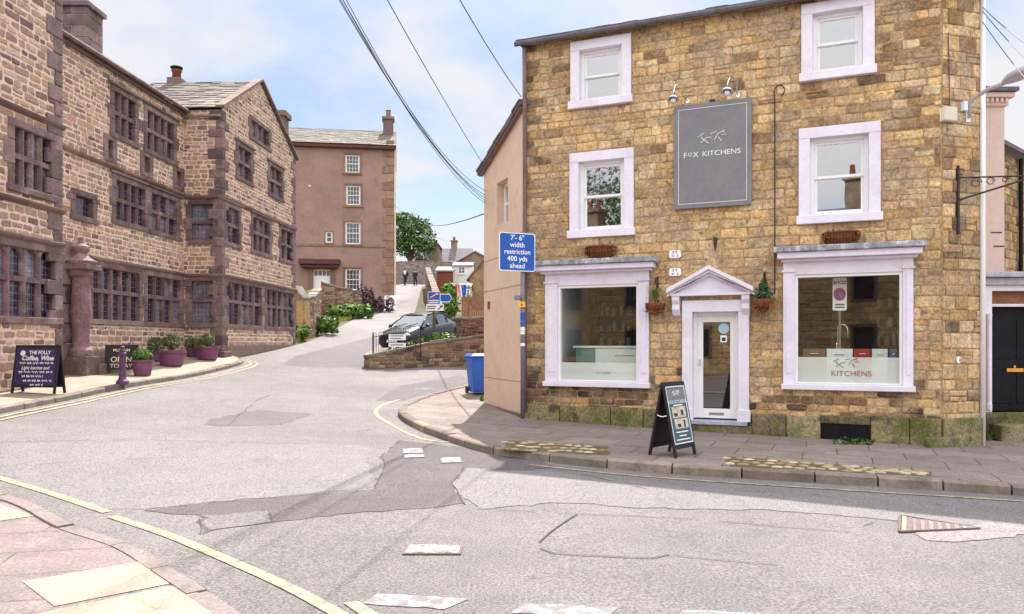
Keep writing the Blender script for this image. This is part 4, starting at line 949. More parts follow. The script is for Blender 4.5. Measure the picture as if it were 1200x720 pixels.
# ------------------------------------------------------------------ NEIGHBOUR ON THE RIGHT
YN = 14.5; FNB = F((7.9,YN),(1,0)); nb = thing('neighbour_building','pink rendered building with moulded cornice and black front door at right edge','building',(9.5,YN,-.12))
UD = (FNB.u(1160),FNB.u(1160)+1.15,FNB.px(1180,483)[1],FNB.px(1180,335)[1])
zl = FNB.px(1180,326)[1]; zt = FNB.px(1165,124)[1]; UE = FNB.u(1177)
s = MB(); panel(s,FNB,0,3.6,-.6,lambda u: zl,[UD],0,.35); panel(s,FNB,0,UE,zl,lambda u: zt,[],0)
s.add([FNB.p(UE,zl),FNB.p(UE,zt),FNB.p(UE,zt,-5),FNB.p(UE,zl,-5)],[(0,1,2,3)]); s.add([FNB.p(0,zl),FNB.p(3.6,zl),FNB.p(3.6,zl,-3),FNB.p(0,zl,-3)],[(0,1,2,3)])
s.build('wall','pink_render',nb)
s = MB(); s.fb(FNB,-.1,UE+.05,zt-.02,zt+.12,-.3,.06); s.fb(FNB,-.1,UE+.12,zt+.12,zt+.22,-.3,.14); s.build('cornice','pink_render',nb,bevel=.02)
s = MB(); k = 0
while k*.09<UE: s.fb(FNB,k*.09,k*.09+.05,zt+.04,zt+.11,.06,.11); k += 1
s.build('dentils','pink_render',nb)
s = MB(); s.fb(FNB,-.1,UE+.16,zt+.222,zt+.30,-.3,.2); s.build('coping','dark_slate',nb,bevel=.01)
s = MB(); s.hexa([FNB.p(-.1,zt+.3,.15),FNB.p(UE+.1,zt+.3,.15),FNB.p(UE+.1,zt+.3,-5),FNB.p(-.1,zt+.3,-5),FNB.p(-.1,zt+.45,-.2),FNB.p(UE-.35,zt+.45,-.2),FNB.p(UE-.35,zt+.45,-5),FNB.p(-.1,zt+.45,-5)]); s.build('roof','dark_slate',nb)
s = MB(); s.fb(FNB,.6,3.7,zl,zl+.1,-.1,.25); s.fb(FNB,UD[0]-.3,3.6,zl-.14,zl-.003,-.1,.14); k = s.build('door_cornice','lead_grey',nb,bevel=.015)
s = MB()
for a in (UD[0]-.16,UD[1]): s.fb(FNB,a,a+.16,UD[2],UD[3]-.0,-.05,.07)
s.fb(FNB,UD[0],UD[1],UD[3]-.1,UD[3]+.05,-.3,.05)
for a in (UD[0]-.08,): s.lathe([(.055,0),(.055,.1),(.04,.14),(.036,1.6),(.05,1.7),(.055,1.8)],FNB.p(a,UD[2]+.05,.10),12)
s.build('doorcase','lilac_paint',nb,bevel=.006)
zd = FNB.px(1180,358)[1]
s = MB(); s.fb(FNB,UD[0],UD[1],zd+.03,UD[3]-.1,-.3,-.12); s.build('transom_panel','wood_orange',nb)
s = MB(); s.fb(FNB,UD[0],UD[1],zd-.02,zd+.03,-.3,-.06); s.build('transom_bar','lilac_paint',nb)
dd = MB(); dd.fb(FNB,UD[0],UD[1],UD[2],zd-.02,-.3,-.2)
for a,b in ((.08,.52),(.63,1.07)):
    for c,d in ((.15,.75),(1.0,1.75)): dd.fb(FNB,UD[0]+a,UD[0]+b,UD[2]+c,UD[2]+d,-.2,-.185)
dd = dd.build('door','black_paint',nb,bevel=.01)
u,z = FNB.px(1189,434,-.19); s = MB(); s.fb(FNB,u-.16,u+.16,z-.035,z+.035,-.2,-.17); s.fb(FNB,u-.02,u+.02,z+.04,z+.09,-.2,-.18); s.build('letter_plate','brass',dd,bevel=.006)
s = MB(); s.fb(FNB,UD[0]-.25,UD[1]+.3,-.7,UD[2]-.0,-.3,.14); s.fb(FNB,UD[0]-.1,UD[1]+.3,-.7,UD[2]-.2,.14,.5); s.build('door_step','mossy_stone',nb,bevel=.02)
s = MB(); u,z = FNB.px(1164,272); s.fb(FNB,u-.05,u+.16,z-.02,z+.0,-.0,.01); s.fb(FNB,u,u+.2,z-.28,z-.26,-.0,.01); s.build('wire_clip','iron',nb)
# stone house further along
FB = F((9.2,16.2),(.75,.66)); fh = thing('stone_house','tall brown stone house with sloping roof edge behind the pink building','building',(9.9,16.8,-.2))
hz = lambda u: 5.3
zz0 = FB.px(1181,180)[1]; s = MB(); hz = lambda u: zz0-.0*u
panel(s,FB,0,9,-.6,hz,[]); stones(s,FB,0,9,2.5,zz0,hz,[],(.15,.25),(.12,.3),.012,.03,lambda u,z: pick([(.36,.21,.075),(.26,.15,.06),(.12,.07,.04),(.42,.28,.12)],[4,3,3,2],.2))
s.build('wall',['mortar_tan','stone_tan'],fh)
s = MB(); a,b = Vector(FB.p(-.1,zz0,.25)),Vector(FB.p(9,zz0,.25)); c,d = Vector(FB.p(-.1,zz0+1.8,-3)),Vector(FB.p(9,zz0+1.8,-3))
s.hexa([tuple(q) for q in (a,b,d,c)]+[tuple(q+Vector((0,0,.1))) for q in (a,b,d,c)]); s.build('roof','dark_slate',fh)
s = MB(); uu = FB.u(1191); s.tube([FB.p(uu,zz0-.05,.1),FB.p(uu,2.5,.1)],.05,8); s.build('downpipe','black_paint',fh)

# ------------------------------------------------------------------ MANOR HOUSE ON THE LEFT
DV = (.0555,.9985)
PC = (-9.44,25.0); PM = (-10.72,25.07)
FW = F(PC,DV); FM = F((PM[0]-DV[0]*8.7,PM[1]-DV[1]*8.7),DV); FS = F(PM,(PC[0]-PM[0],PC[1]-PM[1])); FN = F((PC[0]-DV[0]*15.5,PC[1]-DV[1]*15.5),DV)
LS = math.hypot(PC[0]-PM[0],PC[1]-PM[1]); LN = FN.u(71); LW = FW.u(345.5)
man = thing('manor_house','large old rubble stone manor with mullioned windows and a gabled wing, on the left','building',(PC[0],PC[1],1.1))
MAN = ([(.41,.275,.20),(.35,.23,.175),(.47,.335,.25),(.265,.175,.145),(.42,.265,.18),(.19,.12,.105)],[4,4,3,2.5,2,1.2])
mcol = lambda u,z: pick(*MAN,.16)
def wn(f,x0,x1,z0,z1): return (f.u(x0),f.u(x1),z0,z1)
GF,FF,SF = (2.30,3.76),(5.02,6.26),(7.38,8.62)
wW = [(wn(FW,263,307,*GF),5,1,1),(wn(FW,311,344,*GF),5,1,1),(wn(FW,262.5,281,*FF),2,1,0),(wn(FW,295,317,*FF),3,1,1),(wn(FW,328,343.5,*FF),2,1,0),
      (wn(FW,277,295,7.38,8.50),2,1,0),(wn(FW,315,331,7.38,8.50),2,1,0),(wn(FW,293,316,9.05,9.72),3,0,0)]
wM = [(wn(FM,105,165,*GF),5,1,1),(wn(FM,170,213,*GF),4,1,1),(wn(FM,133,172,5.08,6.26),4,1,0),(wn(FM,175,209,5.08,6.26),3,1,0),(wn(FM,131,160,7.44,8.68),3,1,0),(wn(FM,170,205,7.44,8.68),4,1,0),
      (wn(FM,85,111,4.92,5.5),1,0,0),(wn(FM,124.5,133,6.72,7.25),1,0,0),(wn(FM,167,176,6.72,7.25),1,0,0),(wn(FM,205,213,6.72,7.25),1,0,0)]
wS = [((.16,LS-.2,*GF),1,1,1),((.16,LS-.2,*FF),1,1,0)]
wN = [((FN.u(-60),FN.u(68),2.2,3.68),6,1,1),((FN.u(12),FN.u(63),4.84,6.1),4,1,0)]
zeW,apx = 9.35,FW.u(304.5); zap = 11.25
wtop = lambda u: zeW+(zap-zeW)*(u/apx if u<apx else max(0,(LW-u)/(LW-apx)))
mb = MB(); HC,WC = (.095,.175),(.14,.37)
panel(mb,FW,0,LW,.6,wtop,[w[0] for w in wW],0,.25,brk=(apx,)); stones(mb,FW,0,LW,.9,zap,wtop,[w[0] for w in wW],HC,WC,.036,.012,mcol,jit=.018,split=.05,cut=.03)
zeM = 9.28
panel(mb,FM,0,8.7,.4,lambda u: zeM,[w[0] for w in wM],0,.25); stones(mb,FM,1.6,8.7,.7,zeM,lambda u: zeM,[w[0] for w in wM],HC,WC,.036,.012,mcol,jit=.018,split=.05,cut=.03)
panel(mb,FS,0,LS,.6,lambda u: zeW-.06,[w[0] for w in wS],0,.25); stones(mb,FS,0,LS,1.0,zeW-.06,lambda u: zeW-.06,[w[0] for w in wS],HC,WC,.034,.012,mcol,jit=.016,split=.05,cut=.03)
ntop = lambda u: 9.4+1.85*(1-abs(u-LN/2)/(LN/2))
panel(mb,FN,0,LN,.3,ntop,[w[0] for w in wN],0,.25,brk=(LN/2,)); stones(mb,FN,3.2,LN,.5,11.2,ntop,[w[0] for w in wN],(.12,.21),(.18,.45),.040,.014,mcol,jit=.02,split=.05,cut=.035)
e = FN.p(LN,0)[:2]; 
for a,b in ((e,(e[0]-6,e[1]+.3)),(FN.o,(FN.o[0]-6,FN.o[1]+.3)),(FW.p(LW,0)[:2],(FW.p(LW,0)[0]-9,FW.p(LW,0)[1]+.5))): mb.add([(*a,.3),(*b,.3),(*b,9.4),(*a,9.4)],[(0,1,2,3)])
mb.add([(-18,9,.3),(-18,33,.3),(-18,33,9.3),(-18,9,9.3)],[(0,1,2,3)])
mb.build('wall',['mortar_cream','stone_manor'],man)
# string courses
for f,u0,u1,zs in ((FW,-.06,LW+.05,(3.90,6.45)),(FM,1.7,8.64,(3.92,6.52)),(FS,.06,LS+.06,(3.90,6.45)),(FN,0,LN+.06,(3.84,6.42,4.58))):
    for z in zs:
        u = u0; mb = MB()
        while u<u1-.02:
            w = min(R.uniform(.7,1.4),u1-u); dz = R.uniform(-.008,.008); pr = [(0,z-.07+dz),(.045,z-.07+dz),(.11,z-.015+dz),(.12,z+.03+dz),(0,z+.07+dz)]
            vs = [f.p(u+.004,b,a-.01) for a,b in pr]+[f.p(u+w-.004,b,a-.01) for a,b in pr]; k = 5
            mb.add(vs,[tuple(range(k)),tuple(range(k,2*k))[::-1]]+[(i,(i+1)%k,(i+1)%k+k,i+k) for i in range(k)]); u += w
        mb.build('string_course','dressed_brown',man)
inv = lambda d: (-d[0],-d[1])
for nm,c,fa,fb_,z0,z1 in (('quoins',PC,FW.d,inv(FS.d),1.0,zeW-.05),('quoins',FW.p(LW,0)[:2],inv(FW.d),(-.9985,.0555),1.3,zeW),('quoins',FN.p(LN,0)[:2],inv(FN.d),(-.9985,.0555),.6,9.5)):
    mb = MB(); quoins(mb,c,fa,fb_,z0,z1,(.27,.36) if c!=FN.p(LN,0)[:2] else (.3,.42)); mb.build(nm,'dressed_purple',man,bevel=.018)
def mullion(f,spec):
    (a,b,z0,z1),n,tr,ar = spec
    if n==1 and b-a<.75 and not tr:
        s = MB(); s.fb(f,a-.14,a+.06,z0-.1,z1+.1,-.12,.03); s.fb(f,b-.06,b+.14,z0-.1,z1+.1,-.12,.03); s.fb(f,a+.06,b-.06,z1-.03,z1+.1,-.12,.035); s.fb(f,a+.06,b-.06,z0-.1,z0+.03,-.12,.035)
        w = s.build('window','dressed_purple',man,bevel=.012); s = MB(); s.fq(f,a,b,z0,z1,-.1); s.build('pane','leaded_glass' if f is not FM or z0<6 else 'dressed_brown',w); return
    s = MB(); jw = .15
    for e,sgn in ((a,-1),(b,1)):                                # jamb blocks, long and short
        z = z0; k = 0
        while z<z1-.02:
            h = min(R.uniform(.32,.5),z1-z); o = (.20 if k%2 else .08); p,q = (e-o,e+jw*.7) if sgn<0 else (e-jw*.7,e+o)
            if f is FS: p,q = max(p,.02),min(q,LS+.0)
            s.fb(f,p,q,z+.006,z+h-.006,-.14,.028+R.uniform(0,.008)); z += h; k += 1
    lo,hi = a+jw*.7,b-jw*.7; m = z0+(z1-z0)*(.54 if ar else .50)
    s.fb(f,a-.12 if f is not FS else a,b+.12 if f is not FS else b,z0-.11,z0+.03,-.14,.06); s.fb(f,a-.08 if f is not FS else a,b+.08 if f is not FS else b,z1-.05,z1+.10,-.14,.04)
    w = s.build('window','dressed_purple',man,bevel=.014)
    s = MB(); step = (hi-lo)/n
    for k in range(1,n):
        c = lo+step*k; s.fp(F(f.p(c,0)[:2],f.d),[(0,0)],0,0) if False else None
        vs = []
        for zz in (z0+.03,z1-.05): vs += [f.p(c-.055,zz,-.14),f.p(c+.055,zz,-.14),f.p(c+.055,zz,-.07),f.p(c+.02,zz,-.0),f.p(c-.02,zz,-.0),f.p(c-.055,zz,-.07)]
        s.add(vs,[(i,(i+1)%6,(i+1)%6+6,i+6) for i in range(6)]+[(0,1,2,3,4,5),(6,7,8,9,10,11)])
    if tr: s.fb(f,lo,hi,m-.055,m+.055,-.14,-.004)
    if ar:
        for k in range(n):
            c0,c1 = lo+step*k+.05,lo+step*(k+1)-.05; cm = (c0+c1)/2; r = (c1-c0)/2; zt_ = z1-.05
            for e,sg_ in ((c0,1),(c1,-1)):
                arc = [(cm-sg_*r*math.cos(t),zt_-r*.95+r*.95*math.sin(t)) for t in np.linspace(0,math.pi/2,6)]
                s.fp(f,[(e,zt_)]+arc,-.13,-.03)
    s.build('mullions','dressed_purple',w,bevel=.006)
    nrow = 2 if tr else 1
    s = MB(); s2 = MB(); hit = False
    for k in range(n):
        for r_ in range(nrow):
            q0 = z0 if r_==0 else m; q1 = m if (r_==0 and tr) else z1; dark = R.random()<.68
            (s if dark else s2).fq(f,lo+step*k,lo+step*(k+1),q0,q1,-.11+R.uniform(-.006,.006)); hit |= not dark
    s.build('pane','leaded_glass',w) if s.f else None
    if hit: s2.build('pane','leaded_pale',w)
    if z0>5 and not (f is FS) and z0<9:                          # drip mould over the light
        s = MB(); s.fp(f,[(a-.2,z1+.10),(b+.2,z1+.10),(b+.2,z1+.17),(a-.2,z1+.17)],-.02,.09); s.build('drip_mould','dressed_brown',w,bevel=.015)
for f,l in ((FW,wW),(FM,wM),(FS,wS),(FN,wN)):
    for sp in l: mullion(f,sp)
# roofs
SLC = ([(.17,.135,.115),(.125,.10,.088),(.20,.165,.14),(.085,.068,.06),(.23,.19,.16)],[4,3,3,2,2])
def wingroof(f,L,ap_u,ztop,zeav,back,vis):
    nb_ = Vector((-f.n[0],-f.n[1],0)); dv = Vector((*f.d,0))
    apx_ = Vector(f.p(ap_u,ztop+.06,.10)); 
    for side,(u_e,run) in enumerate(((-.12,ap_u+.12),(L+.12,L+.12-ap_u))):
        ee = Vector(f.p(u_e,zeav-.02,.10)); sl = (apx_-ee); S = sl.length; sl.normalize()
        nrm = nb_.cross(sl); 
        if nrm.z<0: nrm = -nrm
        s = MB(); slates(s,ee,nb_,sl,nrm,back,S,.34,(.3,.75),SLC,.03); s.build('roof','slate',man)
        s = MB(); s.add([tuple(ee-nrm*.01),tuple(ee+nb_*back-nrm*.01),tuple(apx_+nb_*back-nrm*.01),tuple(apx_-nrm*.01)],[(0,1,2,3)]); s.build('roof_slope','dark_slate',man)
        s = MB(); k = 0.
        while k<S-.05:                                           # coping stones of the gable
            l = min(.8,S-k); p = ee+sl*k-nb_*.04; q = ee+sl*(k+l-.012)-nb_*.04
            s.hexa([tuple(v) for v in (p,q,q+nb_*.3,p+nb_*.3)]+[tuple(v+nrm*.09) for v in (p,q,q+nb_*.3,p+nb_*.3)]); k += l
        s.build('gable_coping','dressed_brown',man,bevel=.015)
wingroof(FW,LW,apx,zap,zeW,9,True); wingroof(FN,LN,LN/2,11.25,9.4,6,False)
s = MB(); p = [FM.p(0,zeM,.22),FM.p(8.85,zeM,.22)]; q = [FM.p(0,zeM+1.75,-3.4),FM.p(8.85,zeM+1.75,-3.4)]; r = [FM.p(0,zeM,-7),FM.p(8.85,zeM,-7)]
s.add(p+q+r,[(0,1,3,2),(2,3,5,4)]); s.build('roof_slope','dark_slate',man)
s = MB(); s.tube([FM.p(1.2,zeM-.05,.2),FM.p(8.6,zeM-.05,.2)],.06,8); s.tube([FS.p(.02,zeW-.28,.1),FS.p(LS,zeW-.28,.1)],.05,8); s.build('gutter','dressed_purple',man)
s = MB(); s.fb(FM,1.2,8.68,zeM-.18,zeM-.08,.0,.1); s.build('eaves_course','dressed_brown',man,bevel=.01)
def stack(c,sx,sy,z0,z1,name='chimney'):
    s = MB(); z = z0; k = 0
    while z<z1-.05:
        h = min(.32,z1-z); o = .0
        for a,b in (((-sx,0),(0.012,sx)) if k%2 else ((-sx,-sx*.3),(-sx*.3+.012,sx))):
            s.box(c[0]+a,c[0]+b,c[1]-sy,c[1]+sy,z+.006,z+h-.006)
        z += h; k += 1
    s.box(c[0]-sx+.02,c[0]+sx-.02,c[1]-sy+.02,c[1]+sy-.02,z0,z1,mi=1)
    s.box(c[0]-sx-.08,c[0]+sx+.08,c[1]-sy-.08,c[1]+sy+.08,z1,z1+.14)
    return s.build(name,['dressed_purple','mortar_cream'],man,bevel=.012)
stack((-12.35,21.9),.46,.42,9.3,11.12)
cx = P3(207,92,28.4); s = MB(); s.box(cx[0]-.26,cx[0]+.26,cx[1]-.26,cx[1]+.26,10.9,11.45); ck = s.build('chimney','dressed_brown',man,bevel=.02)
s = MB(); s.lathe([(.16,0),(.15,.25),(.19,.28),(.19,.33)],(cx[0],cx[1],11.45),12); s.build('chimney_pot','terracotta',ck,smooth=True)
s = MB(); s.lathe([(.22,.40),(.22,.44)],(cx[0],cx[1],11.45),12); s.lathe([(.03,.3),(.03,.42)],(cx[0],cx[1],11.45),8); s.build('cowl','black_paint',ck)
cx = P3(326,132,32.6); s = MB(); s.box(cx[0]-.35,cx[0]+.35,cx[1]-.35,cx[1]+.35,8.6,cx[2]-.25); s.box(cx[0]-.45,cx[0]+.45,cx[1]-.45,cx[1]+.45,cx[2]-.25,cx[2]-.02); s.build('chimney','dressed_brown',man,bevel=.02)
# doorcase column by the porch
cx = P3(95,410,18.7); z0 = g(cx[0],cx[1])+.1
s = MB(); s.box(cx[0]-.3,cx[0]+.3,cx[1]-.3,cx[1]+.3,z0-.3,z0+.45); s.lathe([(.27,.45),(.27,.6),(.20,.68),(.19,1.0),(.235,1.5),(.20,2.2),(.19,2.35),(.27,2.42),(.27,2.55)],(cx[0],cx[1],z0),18)
s.box(cx[0]-.33,cx[0]+.33,cx[1]-.33,cx[1]+.33,z0+2.55,z0+2.68); s.lathe([(.33,2.68),(.36,2.76),(.22,2.84),(.12,2.95),(.2,3.05),(.2,3.12),(.08,3.2),(.05,3.35)],(cx[0],cx[1],z0),14)
s.build('door_column','dressed_purple',man,bevel=.01)
s = MB(); a = FM.u(72); z = .7; k = 0
while z<3.7: h = R.uniform(.4,.6); s.fb(FM,a-.9,a+.42,z,z+h-.012,-.05,.35+(k%2)*.03); z += h; k += 1
s.build('door_jamb','dressed_purple',man,bevel=.015)
s = MB(); q = FM.u(84); 
for i,hh in enumerate((.55,.38,.2)): s.fb(FM,q-.3-i*.02,q+1.0-i*.0,.5,g(*FM.p(q,0)[:2])+.1+hh,-.1,.35+i*.3)
s.build('door_steps','dressed_brown',man,bevel=.02)
s = MB(); s.fb(FW,-.25,.3,.7,1.42,.0,.2); s.fb(FS,.0,LS+.18,.7,1.36,.0,.2); s.fb(FW,.3,LW,.8,1.62,.0,.05); s.build('plinth','dressed_brown',man,bevel=.03)

# ------------------------------------------------------------------ BROWN TOWNHOUSE
YB = 55.; bx = lambda px: (px-600)/FPX*YB
FBH = F((bx(461)-8.5*.989,YB-8.5*.148),(.989,.148)); bh = thing('town_house','tall four storey brown rendered house with white sash windows at the street bend','building',(bx(461),YB,4.1))
LB = FBH.u(461); zE = FBH.px(400,170)[1]
BW = [(404,180,422,203),(405,216,423,241),(404,259,423,287),(404,314,423,341)]
bo = [(FBH.u(a)-.1,FBH.u(c)+.1,FBH.px(400,d)[1]-.08,FBH.px(400,b)[1]+.08) for a,b,c,d in BW]
sm = [(FBH.u(381),FBH.u(390),FBH.px(385,286)[1],FBH.px(385,271)[1])]
do = (FBH.u(367),FBH.u(387),4.0,FBH.px(376,316)[1])
s = MB(); panel(s,FBH,0,LB,2.8,lambda u: zE,bo+sm+[do],0,.2)
for a,b in ((LB,LB),): s.add([FBH.p(LB,2.8),FBH.p(LB,zE),FBH.p(LB,zE+2.2,-4),FBH.p(LB,zE,-8),FBH.p(LB,2.8,-8)],[(0,1,2,3,4)])
s.add([FBH.p(0,2.8),FBH.p(0,zE),FBH.p(0,zE+2.2,-4),FBH.p(0,zE,-8),FBH.p(0,2.8,-8)],[(0,1,2,3,4)]); s.add([FBH.p(0,2.8,-8),FBH.p(LB,2.8,-8),FBH.p(LB,zE,-8),FBH.p(0,zE,-8)],[(0,1,2,3)])
s.build('wall','brown_render',bh)
for i,b in enumerate(bo): 
    w = sash(FBH,b,bh,'tan_dressing','white_paint','dark_glass',sw=.13,room=None,proj=.05,gb=3)
w = sash(FBH,(sm[0][0]-.05,sm[0][1]+.05,sm[0][2]-.05,sm[0][3]+.05),bh,'tan_dressing','white_paint','dark_glass',sw=.06,room=None,proj=.03)
s = MB(); s.fb(FBH,do[0],do[1],do[2],do[3],-.2,-.12); dr_ = s.build('door','white_paint',bh)
s = MB(); zf = do[3]-.42
for k in range(4): s.fb(FBH,do[0]+.08+k*.28,do[0]+.30+k*.28,zf,zf+.34,-.12,-.10)
s.build('fanlight','dark_glass',dr_)
s = MB(); s.fb(FBH,do[0]-.32,do[0],4,do[3]+.1,-.1,.12); s.fb(FBH,do[1],do[1]+.32,4,do[3]+.1,-.1,.12); s.fb(FBH,do[0]-.3,do[1]+.3,do[3]+.1,do[3]+.35,-.1,.2); s.build('doorcase','dressed_brown',bh,bevel=.02)
s = MB(); a,b = FBH.u(351),FBH.u(399); zc = FBH.px(375,313)[1]; s.fb(FBH,a,b,zc+.12,zc+.5,-.05,.7); s.fb(FBH,a+.15,b-.15,zc-.1,zc+.12,-.05,.55); s.build('door_canopy','wine_paint',bh,bevel=.04)
s = MB(); zs = FBH.px(400,288)[1]; s.fb(FBH,0,LB+.04,zs-.09,zs+.09,-.02,.06); s.build('string_course','tan_dressing',bh,bevel=.02)
s = MB(); z = 3.6; k = 0
while z<zE-.1: w = .75 if k%2 else .5; s.fb(FBH,LB-w,LB+.05,z+.01,z+.58,-.4,.05); z += .6; k += 1
s.build('quoins','tan_dressing',bh,bevel=.02)
s = MB(); s.fb(FBH,-.2,LB+.15,zE-.25,zE,-.1,.35); s.build('eaves_gutter','wine_paint',bh,bevel=.03)
s = MB(); e = Vector(FBH.p(-.2,zE,.4)); sv2 = Vector((-FBH.n[0]*4.4,-FBH.n[1]*4.4,2.15)).normalized(); slates(s,e,(*FBH.d,0),sv2,Vector((*FBH.d,0)).cross(sv2),LB+.4,4.85,.36,(.3,.6),([(.17,.15,.125),(.125,.11,.10),(.20,.18,.15),(.145,.12,.09)],[3,3,2,2]),.03); s.build('roof','slate',bh)
s = MB(); s.add([FBH.p(-.2,zE,.38),FBH.p(LB+.2,zE,.38),FBH.p(LB+.2,zE+2.12,-4),FBH.p(-.2,zE+2.12,-4),FBH.p(-.2,zE,-8.2),FBH.p(LB+.2,zE,-8.2)],[(0,1,2,3),(3,2,5,4)]); s.build('roof_slope','dark_slate',bh)
for a,b,zt_ in ((449,461,134),):
    s = MB(); u0,u1 = FBH.u(a),FBH.u(b); zk = FBH.px(455,140,-2.7)[1]; u0,u1 = FBH.u(449,-2.7),FBH.u(461,-2.7); s.fb(FBH,u0,u1,zE+.6,zk,-3.6,-2.7); s.fb(FBH,u0-.08,u1+.08,zk,zk+.22,-3.7,-2.6); ch = s.build('chimney','dressed_brown',bh,bevel=.03)
    s = MB(); s.lathe([(.2,0),(.17,.5),(.22,.55)],FBH.p((u0+u1)/2,zk+.22,-3.1),12); s.build('chimney_pot','dressed_brown',ch)
s = MB(); s.tube([FBH.p(LB+.12,zE-.2,.05),FBH.p(LB+.12,4.0,.05)],.06,6); s.build('downpipe','cream_render',bh)
s = MB(); s.fb(FBH,FBH.u(361),FBH.u(364.5),FBH.px(362,219)[1],FBH.px(362,217)[1],0,.03); s.build('vent_plate','cream_render',bh)

# ------------------------------------------------------------------ helper: free-standing rubble wall along a path
WC_ = ([(.26,.18,.13),(.20,.13,.10),(.32,.24,.18),(.13,.09,.075)],[4,3,2,2])
def rubble(name,label,pts,heights,thick=.35,cap='kerb_stone',cols=WC_,cat='wall',mort='mortar_tan',capth=.1,base=None):
    """pts seen left to right; heights above the ground (or absolute with base)"""
    s = MB(); c = MB(); t = thing(name,label,cat,at(*pts[0]))
    for i in range(len(pts)-1):
        f = F(pts[i],(pts[i+1][0]-pts[i][0],pts[i+1][1]-pts[i][1])); L = math.hypot(pts[i+1][0]-pts[i][0],pts[i+1][1]-pts[i][1])
        za,zb = g(*pts[i]),g(*pts[i+1]); ta,tb = za+heights[i],zb+heights[i+1]
        tp = lambda u: ta+(tb-ta)*u/L
        for w,ff in ((0,f),):
            panel(s,ff,0,L,min(za,zb)-.2,tp,[])
        s.add([f.p(0,za-.2,-thick),f.p(L,zb-.2,-thick),f.p(L,tb,-thick),f.p(0,ta,-thick)],[(0,1,2,3)])
        for uu,tz in ((0,ta),(L,tb)): s.add([f.p(uu,za-.2,-thick),f.p(uu,za-.2,0),f.p(uu,tz,0),f.p(uu,tz,-thick)],[(0,1,2,3)])
        stones(s,f,0,L,min(za,zb)-.1,max(ta,tb),tp,[],(.10,.2),(.15,.42),.02,.03,lambda u,z: pick(*cols,.2),jit=.015)
        u = 0
        while u<L-.02:
            w = min(R.uniform(.35,.7),L-u); hh = capth*R.uniform(.8,1.25)
            c.fp(f,[(u+.006,tp(u)-.005),(u+w-.006,tp(u+w)-.005),(u+w-.006,tp(u+w)+hh),(u+.006,tp(u)+hh)],-thick-.04,.05+R.uniform(-.01,.015)); u += w
    s.build('wall_body',[mort,'stone_manor'],t); c.build('coping',cap,t,bevel=.02)
    return t
# island wall at the fork, with railings, signpost, shrubs
wa,wb = gnd(433,433),gnd(568,430)
iw = rubble('stone_wall','low rubble stone wall rising to the right below the railings and parked car',[(wa[0]-.35,wa[1]+3.6),(wa[0]-.22,wa[1]+.3),(wa[0],wa[1]),(wa[0]*.5+wb[0]*.5,wb[1]+.05),(wb[0]+.8,wb[1]+.1)],[.3,.35,.38,.78,1.15],.4)
mb = MB(); mb.pz([(wa[0]-.1,wa[1]+.3),(wb[0]+.8,wb[1]+.4),(wb[0]+.8,wb[1]+3),(wa[0]-.1,wa[1]+3.5)],.6,1.25); mb.build('earth_bank','earth',kind='structure')
fr0 = F((wa[0]+.1,wa[1]+.25),(1,.05))
t = thing('railing','black iron hooped railings on the low wall in front of parked car','railing',at(*fr0.o,.35))
s = MB(); n = 19; sp = .083; h0 = g(*fr0.o)+.35; hb = lambda k: h0+.009*k*1.6
for k in range(0,n,2):
    a,b = k*sp,(k+1)*sp; q = hb(k); s.tube([fr0.p(a,q,0),fr0.p(a,q+.80,0),fr0.p(a+.015,q+.845,0),fr0.p((a+b)/2,q+.86,0),fr0.p(b-.015,q+.845,0),fr0.p(b,q+.80,0),fr0.p(b,q,0)],.0085,5)
s.build('bars','iron',t)
s = MB(); s.tube([fr0.p(-.02,h0+.12,0),fr0.p(n*sp,hb(n)+.12,0)],.013,6); s.tube([fr0.p(-.02,h0+.72,0),fr0.p(n*sp,hb(n)+.72,0)],.012,6); s.tube([fr0.p(-.03,h0-.2,0),fr0.p(-.03,h0+.88,0)],.022,6); s.tube([fr0.p(n*sp,h0-.1,0),fr0.p(n*sp,h0+1.1,0)],.02,6); s.build('rail','iron',t)
for (y,label,txt,hh) in ((395.5,'white street nameplate, upper of two on the railings','',.20),(404.5,'white street nameplate, lower of two on the railings','',.14)):
    u,z = fr0.px(465.5,y,.03); t2 = thing('street_nameplate',label,'sign',fr0.p(u,z-hh/2,.03),0,'nameplates on the railings')
    s = MB(); s.fb(fr0,u-.29,u+.29,z-hh/2,z+hh/2,.02,.035); s.build('plate','white_sign',t2)
    s = MB()
    for k in range(2 if hh>.15 else 1): s.fb(fr0,u-.22,u+.20-.05*k,z-.015+(.045-.09*k if hh>.15 else 0),z+.02+(.045-.09*k if hh>.15 else 0),.035,.037)
    s.build('print','post_grey',t2)
# fingerpost with three signs
sp_ = P3(508.5,412,28.2); gz_ = g(sp_[0],sp_[1])
t = thing('signpost','green signpost carrying two blue signs and one white arrow sign','signpost',(sp_[0],sp_[1],gz_)); fs_ = F((sp_[0],sp_[1]-.06),(1,0))
s = MB(); s.tube([(sp_[0],sp_[1],gz_),(sp_[0],sp_[1],P3(0,343,28.2)[2])],.05,10); s.build('post','green_post',t,smooth=True)
def board(name,x0,y0,x1,y1,m,parts,pts=None,w=.02):
    a = fs_.px(x0,y1); b = fs_.px(x1,y0)
    s = MB()
    if pts: s.fp(fs_,[(a[0]+(b[0]-a[0])*p,a[1]+(b[1]-a[1])*q) for p,q in pts],0,w)
    else: s.fb(fs_,a[0],b[0],a[1],b[1],0,w)
    o = s.build(name,m,t)
    s2 = MB()
    parts(s2,a[0],b[0],a[1],b[1]); s2.build('print','white_sign' if m=='blue_sign' else 'letter_dark',o); return o
